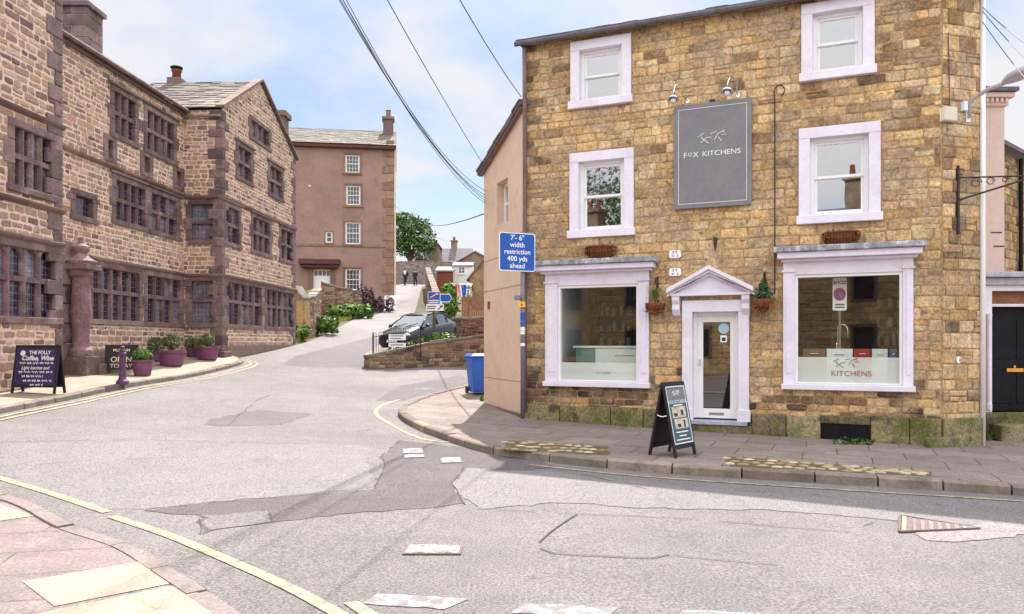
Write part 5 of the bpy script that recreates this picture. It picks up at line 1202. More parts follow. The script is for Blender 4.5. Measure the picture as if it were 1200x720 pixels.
def prt1(s,a,b,c,d):
    W,H = b-a,d-c
    for q in ((a,b,c,c+.015),(a,b,d-.015,d),(a,a+.015,c,d),(b-.015,b,c,d)): s.fb(fs_,*q,.02,.024)
    s.fp(fs_,[(a+W*.15,c+H*.55),(a+W*.75,c+H*.9),(a+W*.85,c+H*.78),(a+W*.25,c+H*.42)],.02,.023); s.fb(fs_,a+W*.1,b-W*.1,c+H*.26,c+H*.34,.02,.023); s.fb(fs_,a+W*.1,b-W*.15,c+H*.10,c+H*.18,.02,.023)
bs = board('blue_board',501.5,342,516,357,'blue_sign',prt1)
s = MB(); a = fs_.px(504,350)[0]; zz = fs_.px(504,350)[1]; s.fp(fs_,[(a,zz+.02),(a+.26,zz+.17),(a+.29,zz+.12),(a+.03,zz-.03)],.023,.027); s.build('red_bar','red_sign',bs)
def prt2(s,a,b,c,d):
    W,H = b-a,d-c; s.fb(fs_,a,a+W*.8,c,c+H*.09,.02,.024); s.fb(fs_,a,a+W*.8,d-H*.09,d,.02,.024); s.fp(fs_,[(a+W*.8,c),(b,c+H*.5),(a+W*.8,d),(a+W*.76,d),(a+W*.95,c+H*.5),(a+W*.76,c)],.02,.023)
board('blue_finger',516.3,344.5,529.5,354.5,'blue_sign',prt2,[(0,0),(.8,0),(1,.5),(.8,1),(0,1)])
def prt3(s,a,b,c,d):
    W,H = b-a,d-c; s.fb(fs_,a+W*.06,a+W*.55,c+H*.58,c+H*.72,.02,.024); s.fb(fs_,a+W*.06,a+W*.5,c+H*.28,c+H*.42,.02,.024)
    s.fp(fs_,[(a+W*.66,c+H*.2),(a+W*.72,c+H*.15),(a+W*.9,c+H*.6),(a+W*.84,c+H*.68)],.02,.024); s.fp(fs_,[(a+W*.74,c+H*.72),(a+W*.94,c+H*.85),(a+W*.94,c+H*.45)],.02,.024)
board('white_board',499.5,356.5,520,364.5,'white_sign',prt3)
def shrub(name,label,pos,blobs,n,size,pal,cat='shrub',group=None,stem=True,grp=None):
    t = thing(name,label,cat,pos,0,group); s = MB()
    leaves(s,[((pos[0]+b[0],pos[1]+b[1],pos[2]+b[2]),b[3]) for b in blobs],n,size,*pal); s.build('foliage','leaf',t)
    if stem:
        s = MB()
        for b in blobs: s.tube([(pos[0]+b[0]*.3,pos[1]+b[1]*.3,pos[2]-.05),(pos[0]+b[0],pos[1]+b[1],pos[2]+b[2])],[.02,.008],5)
        s.build('stems','bark',t)
    return t
p = P3(483,408,27.2); shrub('shrub','feathery green shrub behind the railings left of the green signpost',(p[0],p[1],1.42),[(0,0,.12,(.5,.35,.25)),(.45,.1,.22,(.4,.3,.3)),(-.35,0,.02,(.3,.3,.2)),(.75,0,.28,(.3,.3,.26))],260,.07,GREEN)
p = P3(523,402,27.6); shrub('shrub','feathery green shrub right of the green signpost on the low wall',(p[0],p[1],1.55),[(0,0,.22,(.45,.35,.3)),(.4,.1,.15,(.35,.3,.25)),(-.3,0,.28,(.3,.3,.28))],260,.07,LIME)

# ------------------------------------------------------------------ parked car
def make_car(pos,heading):
    t = thing('parked_car','black hatchback parked on the slope behind the iron railings','car',pos,heading)   # local: nose towards -Y, width X
    t.rotation_euler = (math.radians(5),0,heading)
    S = [(-2.0,.30,.58,.62),(-1.95,.22,.70,.74),(-1.7,.20,.82,.83),(-1.0,.20,.95,.87),(-.3,.20,.98,.88),(.6,.20,1.0,.88),(1.4,.22,1.02,.86),(1.85,.25,1.0,.80),(1.98,.35,.85,.72)]
    s = MB(); vs = []; k = 14
    for y,zb,zt,hw in S:
        pr = [(-hw*.86,zb),(-hw*.98,zb+.1),(-hw,zb+(zt-zb)*.55),(-hw*.95,zb+(zt-zb)*.85),(-hw*.82,zt),(-hw*.4,zt+.03),(0,zt+.04),(hw*.4,zt+.03),(hw*.82,zt),(hw*.95,zb+(zt-zb)*.85),(hw,zb+(zt-zb)*.55),(hw*.98,zb+.1),(hw*.86,zb),(0,zb-.02)]
        vs += [(x,y,z) for x,z in pr]
    s.add(vs,[(i*k+j,i*k+(j+1)%k,(i+1)*k+(j+1)%k,(i+1)*k+j) for i in range(len(S)-1) for j in range(k)]+[tuple(range(k)),tuple(range((len(S)-1)*k,len(S)*k))])
    s.build('body','car_paint',t,world=False,smooth=True)
    G = [(-1.02,.95,.76,.72),(-.25,1.40,.62,.58),(.2,1.47,.60,.56),(1.0,1.44,.60,.55),(1.5,1.30,.60,.5),(1.88,.98,.66,.6)]
    s = MB(); vs = []; k = 6
    for y,zt,hb,ht in G: vs += [(-hb-.1,y,.94),(-hb,y,.96+(zt-.96)*.5),(-ht,y,zt),(ht,y,zt),(hb,y,.96+(zt-.96)*.5),(hb+.1,y,.94)]
    s.add(vs,[(i*k+j,i*k+j+1,(i+1)*k+j+1,(i+1)*k+j) for i in range(5) for j in range(5)]); s.build('windows','car_glass',t,world=False)
    s = MB(); vs = []
    for y,zt,hb,ht in G[1:5]: vs += [(-ht-.02,y,zt-.02),(-ht*.6,y,zt+.035),(0,y,zt+.05),(ht*.6,y,zt+.035),(ht+.02,y,zt-.02)]
    s.add(vs,[(i*5+j,i*5+j+1,(i+1)*5+j+1,(i+1)*5+j) for i in range(3) for j in range(4)]); s.build('roof','car_paint',t,world=False,smooth=True)
    s = MB()
    for sx in (-1,1):
        for l in ([(.83,-1.05,.95),(.62,-.25,1.40)],[(.72,.42,.95),(.575,.4,1.46)],[(.68,1.3,1.0),(.53,1.25,1.38)],[(.60,-.25,1.40),(.57,.2,1.47),(.57,1.0,1.44),(.52,1.5,1.3),(.64,1.88,.98)]): s.tube([(sx*x,y,z) for x,y,z in l],.032,6)
    s.build('pillars','car_paint',t,world=False,smooth=True)
    for sx in (-1,1):
        for y in (-1.28,1.28):
            s = MB(); s.lathe([(.2,-.1),(.3,-.1),(.32,-.06),(.32,.06),(.3,.1),(.2,.1)],(sx*.80,y,.32),20,axis='x'); w = s.build('wheel','rubber',t,world=False,smooth=True)
            s = MB(); s.lathe([(.05,.0),(.2,.01),(.21,.03),(.05,.05)],(sx*.80+(.075 if sx>0 else -.12),y,.32),10,axis='x'); s.build('rim','post_grey',w,world=False)
        s = MB(); s.ball((sx*.60,-1.82,.68),(.17,.13,.075)); s.build('headlight','headlight',t,world=False,smooth=True)
        s = MB(); s.ball((sx*.95,-.75,1.0),(.10,.07,.07)); s.build('mirror','car_paint',t,world=False,smooth=True)
    s = MB(); s.box(-.42,.42,-2.035,-1.96,.50,.62); s.box(-.5,.5,-2.02,-1.95,.28,.36); s.build('grille','black_paint',t,world=False,bevel=.02)
    s = MB(); s.box(-.26,.26,-2.05,-2.036,.39,.50); s.build('number_plate','white_sign',t,world=False)
    s = MB(); s.tube([(-.6,-1.0,.975),(-.05,-.78,1.09)],.012,4); s.tube([(0,-1.02,.975),(.5,-.78,1.09)],.012,4); s.build('wipers','black_paint',t,world=False)
    return t
cp = P3(492,408,33.6); make_car((cp[0],cp[1],g(cp[0],cp[1])+.10),-math.atan2(.45,.89))

# ------------------------------------------------------------------ far side of the car: walls, fence, bushes, houses
YW = 38.
rubble('stone_wall','dark reddish stone wall right of the parked car, below the wooden fence',[(P3(529,0,YW)[0],YW),(P3(600,0,YW)[0],YW-.5)],[P3(0,375,YW)[2]-g(P3(529,0,YW)[0],YW),P3(0,372,YW)[2]-g(P3(600,0,YW)[0],YW-.5)],.35,cols=([(.14,.07,.055),(.10,.05,.045),(.2,.11,.08)],[3,2,1]))
def fence(p0,p1,h,base,label):
    t = thing('wooden_fence',label,'fence',(p0[0],p0[1],base)); f = F(p0,(p1[0]-p0[0],p1[1]-p0[1])); L = math.hypot(p1[0]-p0[0],p1[1]-p0[1])
    s = MB(); u = 0
    while u<L: s.fb(f,u,u+.115,base,base+h+R.uniform(-.02,.02),0,.02); u += .13
    s.build('boards','wood_orange',t)
    s = MB()
    for z in (.25,h-.3): s.fb(f,0,L,base+z,base+z+.09,-.05,-.002)
    s.build('rails','wood_orange',t)
fence((P3(541,0,43)[0],43),(P3(580,0,43)[0],43),1.55,P3(0,374,43)[2]-.3,'orange-brown wooden board fence above the dark stone wall')
p = P3(526,342,44); shrub('bush','rounded lime green bush left of the wooden fence and above the car',(p[0],p[1],g(p[0],p[1])),[(0,0,p[2]+.0-g(p[0],p[1]),(.42,.5,.6)),(.1,0,p[2]-.8-g(p[0],p[1]),(.5,.5,.8))],420,.13,LIME,'bush')
p = P3(549,352,45.5); shrub('bush','small yellow green bush just above the wooden fence',(p[0],p[1],g(p[0],p[1])),[(0,0,p[2]-g(p[0],p[1]),(.45,.4,.3))],200,.1,LIME,'bush')
# laundry line and notices by the fence
t = thing('clothes_line','short clothes line with hanging laundry beside the white house','clothes line',(P3(541,0,52)[0],52,P3(0,345,52)[2]))
a,b = P3(531,332,52),P3(549,334,52); s = MB(); s.tube([a,((a[0]+b[0])/2,52,a[2]-.12),b],.015,5); s.build('line','cable',t)
for q,(wd,l) in zip((a,b),((0,0),(0,0))):
    s = MB(); s.tube([(q[0],52,g(q[0],52)-.2),q],.04,6); s.build('post','post_grey',t)
for i,(x,m,nm) in enumerate(((535,'red_sign','red garment hanging at left end of the clothes line'),(539.5,'cloth_white','white cloth hanging in the middle of the clothes line'),(543,'blue_sign','blue garment hanging at right end of the clothes line'))):
    q = P3(x,334,51.95); s = MB(); n = 7; vs = []
    for k in range(n):
        for z in (0,-.45,-.8): vs.append((q[0]-.2+.4*k/(n-1),q[1]+.03*math.sin(k*2+z*3),q[2]+z))
    s.add(vs,[(k*3+j,k*3+j+1,k*3+j+4,k*3+j+3) for k in range(n-1) for j in range(2)]); o = s.build('hanging_garment',m); o.modifiers.new('thick','SOLIDIFY').thickness = .012; tag(o,nm,'garment','laundry on the clothes line')
# retaining wall beside the road uphill and end wall
rubble('retaining_wall','rough stone wall with pale coping along right edge of the uphill lane',[(P3(499,0,80)[0],80),(P3(501,0,66)[0],66),(P3(507,0,54)[0],54),(P3(514,0,44)[0],44)],[2.0,2.0,1.4,.8],.4,'kerb_stone')
rubble('boundary_wall','grey stone wall closing the top of the lane below the tree',[(-18,93),(P3(464,0,93)[0],93),(P3(497,0,93)[0],92.5),(P3(530,0,93)[0],92)],[2.6,2.6,2.8,2.8],.45,cols=([(.24,.20,.19),(.19,.16,.155),(.3,.25,.23)],[3,2,2]),mort='mortar_tan')
def house(name,label,f,L,z0,ze,dep,rise,wallm,roofm,gable=False,chim=None,wins=(),over=.2):
    t = thing(name,label,'house',f.p(0,z0)); s = MB()
    if gable:
        tp = lambda u: ze+rise*(1-abs(u-L/2)/(L/2)); panel(s,f,0,L,z0,tp,[],0,.1,brk=(L/2,))
        for u in (0,L): s.add([f.p(u,z0),f.p(u,ze),f.p(u,ze,-dep),f.p(u,z0,-dep)],[(0,1,2,3)])
    else:
        panel(s,f,0,L,z0,lambda u: ze,[],0,.1)
        for u in (0,L): s.add([f.p(u,z0),f.p(u,ze),f.p(u,ze+rise,-dep/2),f.p(u,ze,-dep),f.p(u,z0,-dep)],[(0,1,2,3,4)])
    s.build('wall',wallm,t)
    s = MB(); th = .12
    if gable:
        for u in (-over,L+over):
            p = [f.p(u,ze-over*rise/(L/2),over),f.p(L/2,ze+rise,over),f.p(L/2,ze+rise,-dep),f.p(u,ze-over*rise/(L/2),-dep)]; s.hexa(p+[(x,y,z+th) for x,y,z in p])
    else:
        for w,e_ in ((over,ze-.05),(-dep-over,ze-.05)):
            p = [f.p(-over,e_,w),f.p(L+over,e_,w),f.p(L+over,ze+rise,-dep/2),f.p(-over,ze+rise,-dep/2)]; s.hexa(p+[(x,y,z+th) for x,y,z in p])
    s.build('roof',roofm,t)
    for (u,w,zz,h,m) in (chim or []):
        s = MB(); s.fb(f,u-w/2,u+w/2,zz,zz+h,-dep/2-.5,-dep/2+.5); s.fb(f,u-w/2-.08,u+w/2+.08,zz+h,zz+h+.18,-dep/2-.58,-dep/2+.58); c = s.build('chimney',m,t)
        s = MB(); s.lathe([(.18,0),(.15,.5)],f.p(u,zz+h+.18,-dep/2),10); s.build('chimney_pot','terracotta',c)
    for (a,b,c_,d) in wins:
        s = MB(); s.fb(f,a-.08,b+.08,c_-.08,d+.08,-.03,.04); s.fb(f,a-.14,b+.14,c_-.16,c_-.08,-.03,.09); w = s.build('window','white_paint',t)
        s = MB(); s.fq(f,a,b,c_,d,.045); s.build('pane','dark_glass',w)
        s = MB(); s.fb(f,(a+b)/2-.03,(a+b)/2+.03,c_,d,.046,.06); s.fb(f,a,b,(c_+d)/2-.025,(c_+d)/2+.025,.046,.061); s.build('glazing_bar','white_paint',w)
    return t
Yh = 105.; X = lambda px,Y: (px-600)/FPX*Y; Z = lambda py,Y: CH+(HOR-py)/FPX*Y
mat('far_stone',(.23,.165,.125),.9,.4,1.6,.3,4); mat('far_tan',(.30,.195,.105),.9,.4,1.8,.3,4); mat('far_grey',(.25,.22,.23),.9,.3,1.,.2,5); mat('far_roof',(.15,.125,.135),.9,.25,2,.2,5)
house('grey_house','grey house with tall chimney on its slate roof behind the white cottage',F((X(513,Yh),Yh),(1,.0)),X(551,Yh)-X(513,Yh),8,Z(311,Yh),7,2.6,'far_stone','far_roof',chim=[(X(530,Yh)-X(513,Yh),.8,Z(296,Yh),1.9,'far_stone')])
house('stone_gable_house','narrow brown stone house with steep gable beside the tree',F((X(503,100),100),(1,.0)),X(514,100)-X(503,100),8,Z(287,100),5,.7,'far_stone','far_roof',gable=True)
house('roadside_house','low grey house with one dark window right of the tree',F((X(487,98),98),(1,.0)),X(503,98)-X(487,98),8,Z(305,98),5,1.6,'far_grey','far_roof',wins=[(.35,.9,Z(306,98),Z(301,98))])
house('brown_house','brown stone house with broad gable roof behind the white cottage',F((X(530,88),88),(1,-.1)),X(585,88)-X(530,88),5,Z(311,88),8,1.5,'far_stone','far_stone',gable=True)
house('white_cottage','white rendered cottage with a single small window below the grey house',F((X(531,70),70),(1,.0)),X(553,70)-X(531,70),4,Z(312,70),5,.5,'white_paint','far_grey',wins=[(X(538,70)-X(531,70),X(544,70)-X(531,70),Z(320,70),Z(313.5,70))],over=.1)
house('red_brick_house','small red brick outbuilding left of the white cottage',F((X(512,69),69),(1,.0)),X(530,69)-X(512,69),3.5,Z(318,69),4,.5,'red_brick','far_grey',over=.15)
house('tan_house','tan stone house with sloping verge right behind the wooden fence',F((X(550,60),60),(1,-.12)),X(600,60)-X(550,60),3,Z(326,60),7,2.0,'far_tan','far_stone',gable=True)
house('garden_shed','low cream shed with white framed window below the white cottage',F((X(538,56),56),(1,0)),X(551,56)-X(538,56),2.5,Z(337,56),3,.3,'cream_render','far_grey',wins=[(.4,.72,Z(346,56),Z(340,56))],over=.1)
# tree
def tree(name,label,pos,h,blobs,n,size,pal):
    t = thing(name,label,'tree',pos); s = MB()
    s.tube([(pos[0],pos[1],pos[2]-.3),(pos[0]+.1,pos[1],pos[2]+h*.3),(pos[0]-.1,pos[1],pos[2]+h*.6)],[.32,.22,.12],8)
    for b in blobs: s.tube([(pos[0],pos[1],pos[2]+h*.3),(pos[0]+b[0]*.6,pos[1]+b[1]*.6,pos[2]+h*.3+(b[2]-h*.3)*.7),(pos[0]+b[0],pos[1]+b[1],pos[2]+b[2])],[.12,.07,.02],6)
    s.build('trunk','bark',t); s = MB()
    leaves(s,[((pos[0]+b[0],pos[1]+b[1],pos[2]+b[2]),b[3]) for b in blobs],n,size,*pal); s.build('crown','leaf',t)
px_,Yt = 480,96.
tz = g(X(px_,Yt),Yt); bl = []
for (a,b,r) in ((470,275,2.2),(480,262,1.9),(490,272,2.2),(497,281,1.8),(476,287,2.0),(487,288,2.3),(500,290,1.4),(467,262,1.8),(466,285,1.8),(474,256,1.4),(493,264,1.3)):
    bl.append((X(a,Yt)-X(px_,Yt),R.uniform(-1.5,1.5),Z(b,Yt)-tz,(r,r*.9,r*.8)))
tree('broadleaf_tree','bushy green broadleaf tree beyond the corner of the brown town house',(X(px_,Yt),Yt,tz),9,bl,380,.22,GREEN)

# ------------------------------------------------------------------ garden walls and planting by the town house
rubble('garden_wall','curved rubble garden wall stepping down beside the manor gable',[(X(344,35),35.2),(X(357,35.0),34.8),(X(368,35.8),35.8),(X(376,38.5),38.5)],[2.2,1.7,1.75,1.95],.35)
rubble('front_wall','stone garden wall with reddish gate pier in front of the town house door',[(X(376,46),46),(X(392,46),46.),(X(410,46.3),46.3),(X(424,47),47)],[2.0,1.75,1.6,1.3],.4,cols=([(.22,.14,.11),(.16,.08,.06),(.28,.20,.16)],[3,2,2]))
t = thing('gate_pier','mossy yellow-brown stone gate pier left of the white house door','gate pier',at(X(366,45),45)); s = MB(); q = at(X(364,45),45)
s.box(q[0]-.45,q[0]+.45,44.6,45.4,q[2]-.2,Z(352,45)); s.build('pier','mossy_stone',t,bevel=.03); s = MB(); s.box(q[0]-.55,q[0]+.55,44.5,45.5,Z(352,45),Z(348,45)); s.ball((q[0],45,Z(346,45)),(.4,.4,.3)); s.build('cap','mossy_stone',t,bevel=.03)
def patchplant(x,y,Y,w,label,pal,name='garden_plant',n=4,size=.14,h=.5):
    q = (X(x,Y),Y,g(X(x,Y),Y)); shrub(name,label,q,[(w*(k/(n-1)-.5),R.uniform(-.3,.3),h*.45+R.uniform(0,.15),(w/n*.8,.5,h*.6)) for k in range(n)],140,size,pal,'plant')
patchplant(375,392,36.8,1.3,'clump of broad green leaves at foot of the curved garden wall',LIME,h=.75)
patchplant(349,398,34.0,.7,'small green weed at the corner of the manor gable',LIME,h=.45)
patchplant(403,376,44.8,1.6,'green leafy clump at foot of the front garden wall',LIME,h=.7)
patchplant(420,374,45.5,1.3,'taller green leafy clump right end of front garden wall',LIME,h=.8)
patchplant(440,364,51.5,1.8,'purple flowering plants along the foot of the town house',PURP,h=1.0)
patchplant(427,357,51.0,.9,'tall purple shrub beside the garden wall end',PURP,h=1.7)
p = at(X(457,362),53.6) if False else at(X(457,53.6),53.6); s = MB(); s.M = Matrix.Translation(p)@Matrix.Rotation(-.25,4,'X'); s.box(-.42,.42,-.03,.03,0,1.1); tag(s.build('leaning_panel','white_sign',bevel=.02),'plain pale board leaning at the corner of the town house','board')
mb = MB()
for a,b,w in (((X(345,33.2),33.2),(X(398,43.),43.),.55),((X(398,43.),43.),(X(434,48),48),.6)):
    for _ in range(900):
        t_ = R.random(); x = a[0]+(b[0]-a[0])*t_+R.uniform(-w,.15); y = a[1]+(b[1]-a[1])*t_; z = g(x,y); h = R.uniform(.05,.2); dx,dy = R.uniform(-.05,.05),R.uniform(-.05,.05)
        mb.add([(x-.03,y,z-.02),(x+.03,y,z-.02),(x+dx,y+dy,z+h)],[(0,1,2)],pick([(.24,.26,.04),(.16,.2,.035),(.32,.29,.08)],[3,2,2]))
mb.build('verge_grass','grass',kind='stuff',recalc=False)
# weeds at wall feet
def weed(px,py,label,w=.3,n=60,off=.115,s_=.045):
    q = gnd(px,py,off); p = (q[0],q[1],g(*q)+off); shrub('weed',label,p,[(-w*.3,0,.05,(w*.4,.09,.06)),(w*.3,0,.05,(w*.35,.09,.05))],n,s_,GREEN,'weed',stem=False)
weed(1002,521,'low green weed growing under the black basement vent',.55); weed(1160,516,'dark green weed at the foot of the white drainpipe',.3,130,s_=.05); weed(569,470,'light green weed at the foot of the cream wall beside the bin',.2)

# ------------------------------------------------------------------ left-hand street things
def sandwich(name,label,pos,rz,w,h,board_m,frame_m,draw,lean=.26,group=None):
    t = thing(name,label,'A-board',pos,rz,group)
    for sgn,nm in ((-1,'front_panel'),(1,'back_panel')):
        s = MB(); sl = F((-w/2,0),(1,0)); Mx = Matrix.Translation((0,sgn*h*math.sin(lean),0))@Matrix.Rotation(sgn*lean,4,'X') if False else Matrix.Translation((0,sgn*lean*h*.55,0))@Matrix.Rotation(sgn*math.atan(lean*.55),4,'X')
        s.M = Mx; y0,y1 = (-.02,.0) if sgn<0 else (0,.02)
        s.box(-w/2+.04,w/2-.04,y0*.6,y1*.6,.14,h-.05); p = s.build(nm,board_m if sgn<0 else frame_m,t,world=False)
        s = MB(); s.M = Mx
        for x0,x1,z0,z1 in ((-w/2,-w/2+.045,0,h),(w/2-.045,w/2,0,h),(-w/2+.045,w/2-.045,h-.06,h),(-w/2+.045,w/2-.045,.12,.17)): s.box(x0,x1,-.018,.018,z0,z1)
        s.build('frame',frame_m,p,world=False,bevel=.004)
        if sgn<0: draw(p,Mx,F((0,-.014),(1,0)))
    s = MB(); s.tube([(-w/2+.01,-lean*h*.22,h*.55),(-w/2+.0,0,h*.53),(-w/2+.01,lean*h*.22,h*.55)],.008,5); s.build('strap','white_sign',t,world=False)
    return t
def draw_folly(p,Mx,f):
    s = MB(); s.M = Mx
    s.text(f,'THE FOLLY',.07,.80,.095,0,.004,bold=.03); s.text(f,'Coffee, Wine',.03,.69,.13,0,.004,bold=.03,shear=.25); s.text(f,'Light lunches and',.0,.50,.088,0,.004,bold=.02,shear=.25)
    for zz,x0,x1 in ((.595,-.36,.38),(.42,-.36,.38),(.335,-.28,.18),(.25,-.24,.38),(.17,-.08,.2)):      # handwriting too small to read
        x = x0
        while x<x1:
            l = R.uniform(.06,.15); s.tube([f.p(min(x+l*k/8,x1),zz+.022*math.sin(k*2.3)+R.uniform(-.006,.006),.004) for k in range(9)],.0065,4); x += l+.025
    s.lathe([(.0,0),(.055,0),(.055,.006),(0,.006)],(-.31,-.018,.79),12,axis='y'); s.build('chalk_lettering','chalk',p,world=False)
q = at(-9.28,15.05,.11); sandwich('sandwich_board','purple chalkboard A-board with white handwritten menu, beside the manor wall',q,math.radians(-10),.98,.95,'board_purple','board_black',draw_folly)
def draw_open(p,Mx,f):
    s = MB(); s.M = Mx; s.text(f,'MUSEUM',0,.60,.10,0,.004,bold=.01); s.text(f,'OPEN',.0,.36,.19,0,.004,bold=.01); s.text(f,'TODAY',0,.20,.15,0,.004,bold=.01); s.build('lettering','cream_letter',p,world=False)
q = P3(143,441,19.3); q = at(q[0],q[1],.11); sandwich('sandwich_board','small black A-board reading OPEN TODAY behind the purple bollard',q,math.radians(14),.76,.74,'board_black','board_black',draw_open)
q = gnd(143.5,450,.11); q = at(*q,.11); t = thing('bollard','slim purple cast bollard on kerb in front of the small black A-board','bollard',q)
s = MB(); s.lathe([(.13,-.02),(.13,.06),(.09,.1),(.075,.14),(.065,.5),(.06,.62),(.085,.64),(.085,.68),(.06,.70),(.065,.74),(.03,.79)],q,14); s.build('shaft','post_purple',t,smooth=False)
s = MB(); s.ball((q[0],q[1],q[2]+.8),(.05,.05,.04)); s.build('finial','post_purple',t,smooth=True)
def planter(px,Y,r,h,label,fol,pal,rect_=False):
    x = X(px,Y); q = at(x,Y,.1); t = thing('potted_shrub',label,'potted plant',q,0,'potted shrubs along the manor wall'); s = MB()
    s.lathe([(r*.72,0),(r*.78,.03),(r*.95,h*.85),(r*1.05,h*.87),(r*1.05,h),(r*.92,h),(r*.88,h*.9),(.01,h*.9)],q,18); s.build('pot','purple_pot',t,smooth=False)
    s = MB(); leaves(s,[((q[0]+a,q[1]+b,q[2]+h+c),d) for a,b,c,d in fol],900,.028,*pal,shell=.45); s.build('foliage','leaf',t)
    s = MB(); s.tube([(q[0],q[1],q[2]+h*.8),(q[0],q[1],q[2]+h+.2)],.03,6); s.build('stem','bark',t); return t
DG = ([(.085,.13,.025),(.055,.095,.02),(.13,.17,.035)],[3,3,1])
planter(167,19.2,.25,.40,'potted pale green shrub beside the small black A-board, in the narrow purple pot',[(0,0,.13,(.23,.23,.18)),(.1,0,.08,(.16,.16,.12))],LIME)
planter(201,21.9,.38,.44,'round clipped shrub in the widest purple pot, third from the A-board',[(0,0,.24,(.25,.25,.24))],DG)
planter(243,23.9,.36,.42,'round clipped shrub in a purple pot nearest the projecting manor wing',[(0,0,.2,(.25,.25,.2))],DG)
planter(183,22.6,.2,.3,'small dark bush in a pot half hidden between two larger pots',[(0,0,.2,(.26,.26,.25))],DG)
planter(226,24.3,.22,.28,'low dark bush in small pot behind between the two widest pots',[(0,0,.15,(.3,.28,.2))],DG)

# wheelie bin
q = at(X(561,20.3),20.3,.115); t = thing('wheelie_bin','blue wheelie bin standing by the end of the cream side wall','bin',q,math.radians(18))
s = MB(); 
def frust(s,z0,z1,a0,b0,a1,b1,y0=0): s.hexa([(-a0,-b0+y0,z0),(a0,-b0+y0,z0),(a0,b0+y0,z0),(-a0,b0+y0,z0),(-a1,-b1,z1),(a1,-b1,z1),(a1,b1,z1),(-a1,b1,z1)])
frust(s,.05,.96,.21,.24,.28,.34); frust(s,.90,.965,.30,.36,.305,.365); s.build('tub','bin_blue',t,world=False,bevel=.025,segs=3)
s = MB(); frust(s,.97,1.0,.315,.39,.315,.39); frust(s,1.0,1.06,.31,.385,.24,.30); s.build('lid','bin_blue',t,world=False,bevel=.02,segs=3)
s = MB(); s.tube([(-.26,.40,1.0),(.26,.40,1.0)],.018,8); s.build('handle','bin_blue',t,world=False)
for sx in (-1,1):
    s = MB(); s.lathe([(.03,-.025),(.1,-.025),(.1,.025),(.03,.025)],(sx*.25,.27,.1),16,axis='x'); s.build('wheel','rubber',t,world=False)

# width-restriction sign
pb = (X(612.5,15.45),15.45); pz_ = g(*pb)+.115
t = thing('traffic_sign','blue width restriction sign on grey post at the corner of the shop','traffic sign',(*pb,pz_))
s = MB(); s.tube([(pb[0],pb[1],pz_-.1),(pb[0],pb[1],Z(272,15.45))],.045,14); s.build('post','post_grey',t,smooth=True)
s = MB(); s.lathe([(.075,0),(.07,.03),(.047,.05)],(pb[0],pb[1],pz_),14); s.build('post_collar','post_grey',t)
ang = math.radians(-24); fd = (math.cos(-ang),math.sin(-ang)); hw = .395*1.0; zb_,zt_ = Z(318,15.3),Z(273,15.3)
fc = F((X(606,15.3),15.32),fd)
s = MB(); s.fp(fc,rr(-hw,hw,zb_,zt_,.05),0,.012); bd = s.build('sign_board','white_sign',t)
s = MB(); s.fp(fc,rr(-hw+.018,hw-.018,zb_+.018,zt_-.018,.04),.012,.014); s.build('blue_field','blue_sign',bd)
s = MB(); H = zt_-zb_
for k,(tx,sz) in enumerate((("7'- 6\"",.165),('width',.165),('restriction',.158),('400 yds',.165),('ahead',.165))): s.text(fc,tx,0,zt_-H*(.135+.182*k),sz*.86,.014,.002,bold=.014,sx=1.0)
s.build('lettering','white_sign',bd)
s = MB(); 
for z in (zb_+.2,zt_-.2): s.fb(fc,-.12,.2,z-.02,z+.02,-.03,0)
s.build('fixing','post_grey',bd)
fc2 = F((pb[0],pb[1]-.05),(1,0)); z = Z(357,15.4)
s = MB(); s.fb(fc2,-.09,.05,z-.055,z+.055,0,.03); s.build('yellow_plate','yellow_plate',t)
s = MB(); s.fp(fc2,[(-.04,z-.03),(.0,z-.03),(-.02,z+.03)],.03,.032); s.build('plate_symbol','letter_dark',t)
s = MB(); z = Z(349,15.4); s.fb(fc2,-.17,-.04,z-.045,z+.045,-.06,.05); s.build('control_box','post_grey',t,bevel=.01)
for i,(y,m,h) in enumerate(((369,'blue_sign',.045),(374,'blue_sign',.04),(380,'blue_sign',.04),(385.5,'white_sign',.035),(390,'white_sign',.035),(404,'white_sign',.03))):
    s = MB(); z = Z(y,15.4); s.lathe([(.0455,-h),(.0475,-h),(.0475,h),(.0455,h)],(pb[0],pb[1],z),14); s.build('sticker',m,t)

# shop A-board
def draw_shop(p,Mx,f):
    s = MB(); s.M = Mx; s.fq(f,-.26,.26,.20,1.03,0.002); s.build('poster','poster_blue',p,world=False)
    s = MB(); s.M = Mx
    for a,b,c,d in ((-.265,.265,1.02,1.035),(-.265,.265,.19,.205),(-.265,-.25,.2,1.03),(.25,.265,.2,1.03)): s.fb(f,a,b,c,d,.002,.006)
    s.build('poster_border','white_sign',p,world=False)
    s = MB(); s.M = Mx; s.fq(f,-.235,.235,.83,1.0,.004); s.build('header_field','slate_sign',p,world=False)
    s = MB(); s.M = Mx; fox(s,f,0,.93,.2,.007,.005); s.text(f,'FOX KITCHENS',0,.80,.07,.003,.003,bold=.01)
    for zz,l in ((.752,.13),(.36,.17),(.305,.10),(.25,.19)): s.fb(f,-l,l,zz-.008,zz+.008,.003,.006)
    s.build('lettering','white_sign',p,world=False)
    s = MB(); s.M = Mx; s.fq(f,-.19,.19,.57,.73,.004); s.fq(f,-.17,.21,.41,.555,.004); s.build('photo_print','poster_pale',p,world=False)
    s = MB(); s.M = Mx; s.fq(f,-.15,-.05,.59,.64,.006); s.fq(f,.05,.12,.6,.68,.006); s.fq(f,-.1,.0,.43,.48,.006); s.fq(f,.08,.13,.42,.53,.006); s.build('photo_detail','letter_dark',p,world=False)
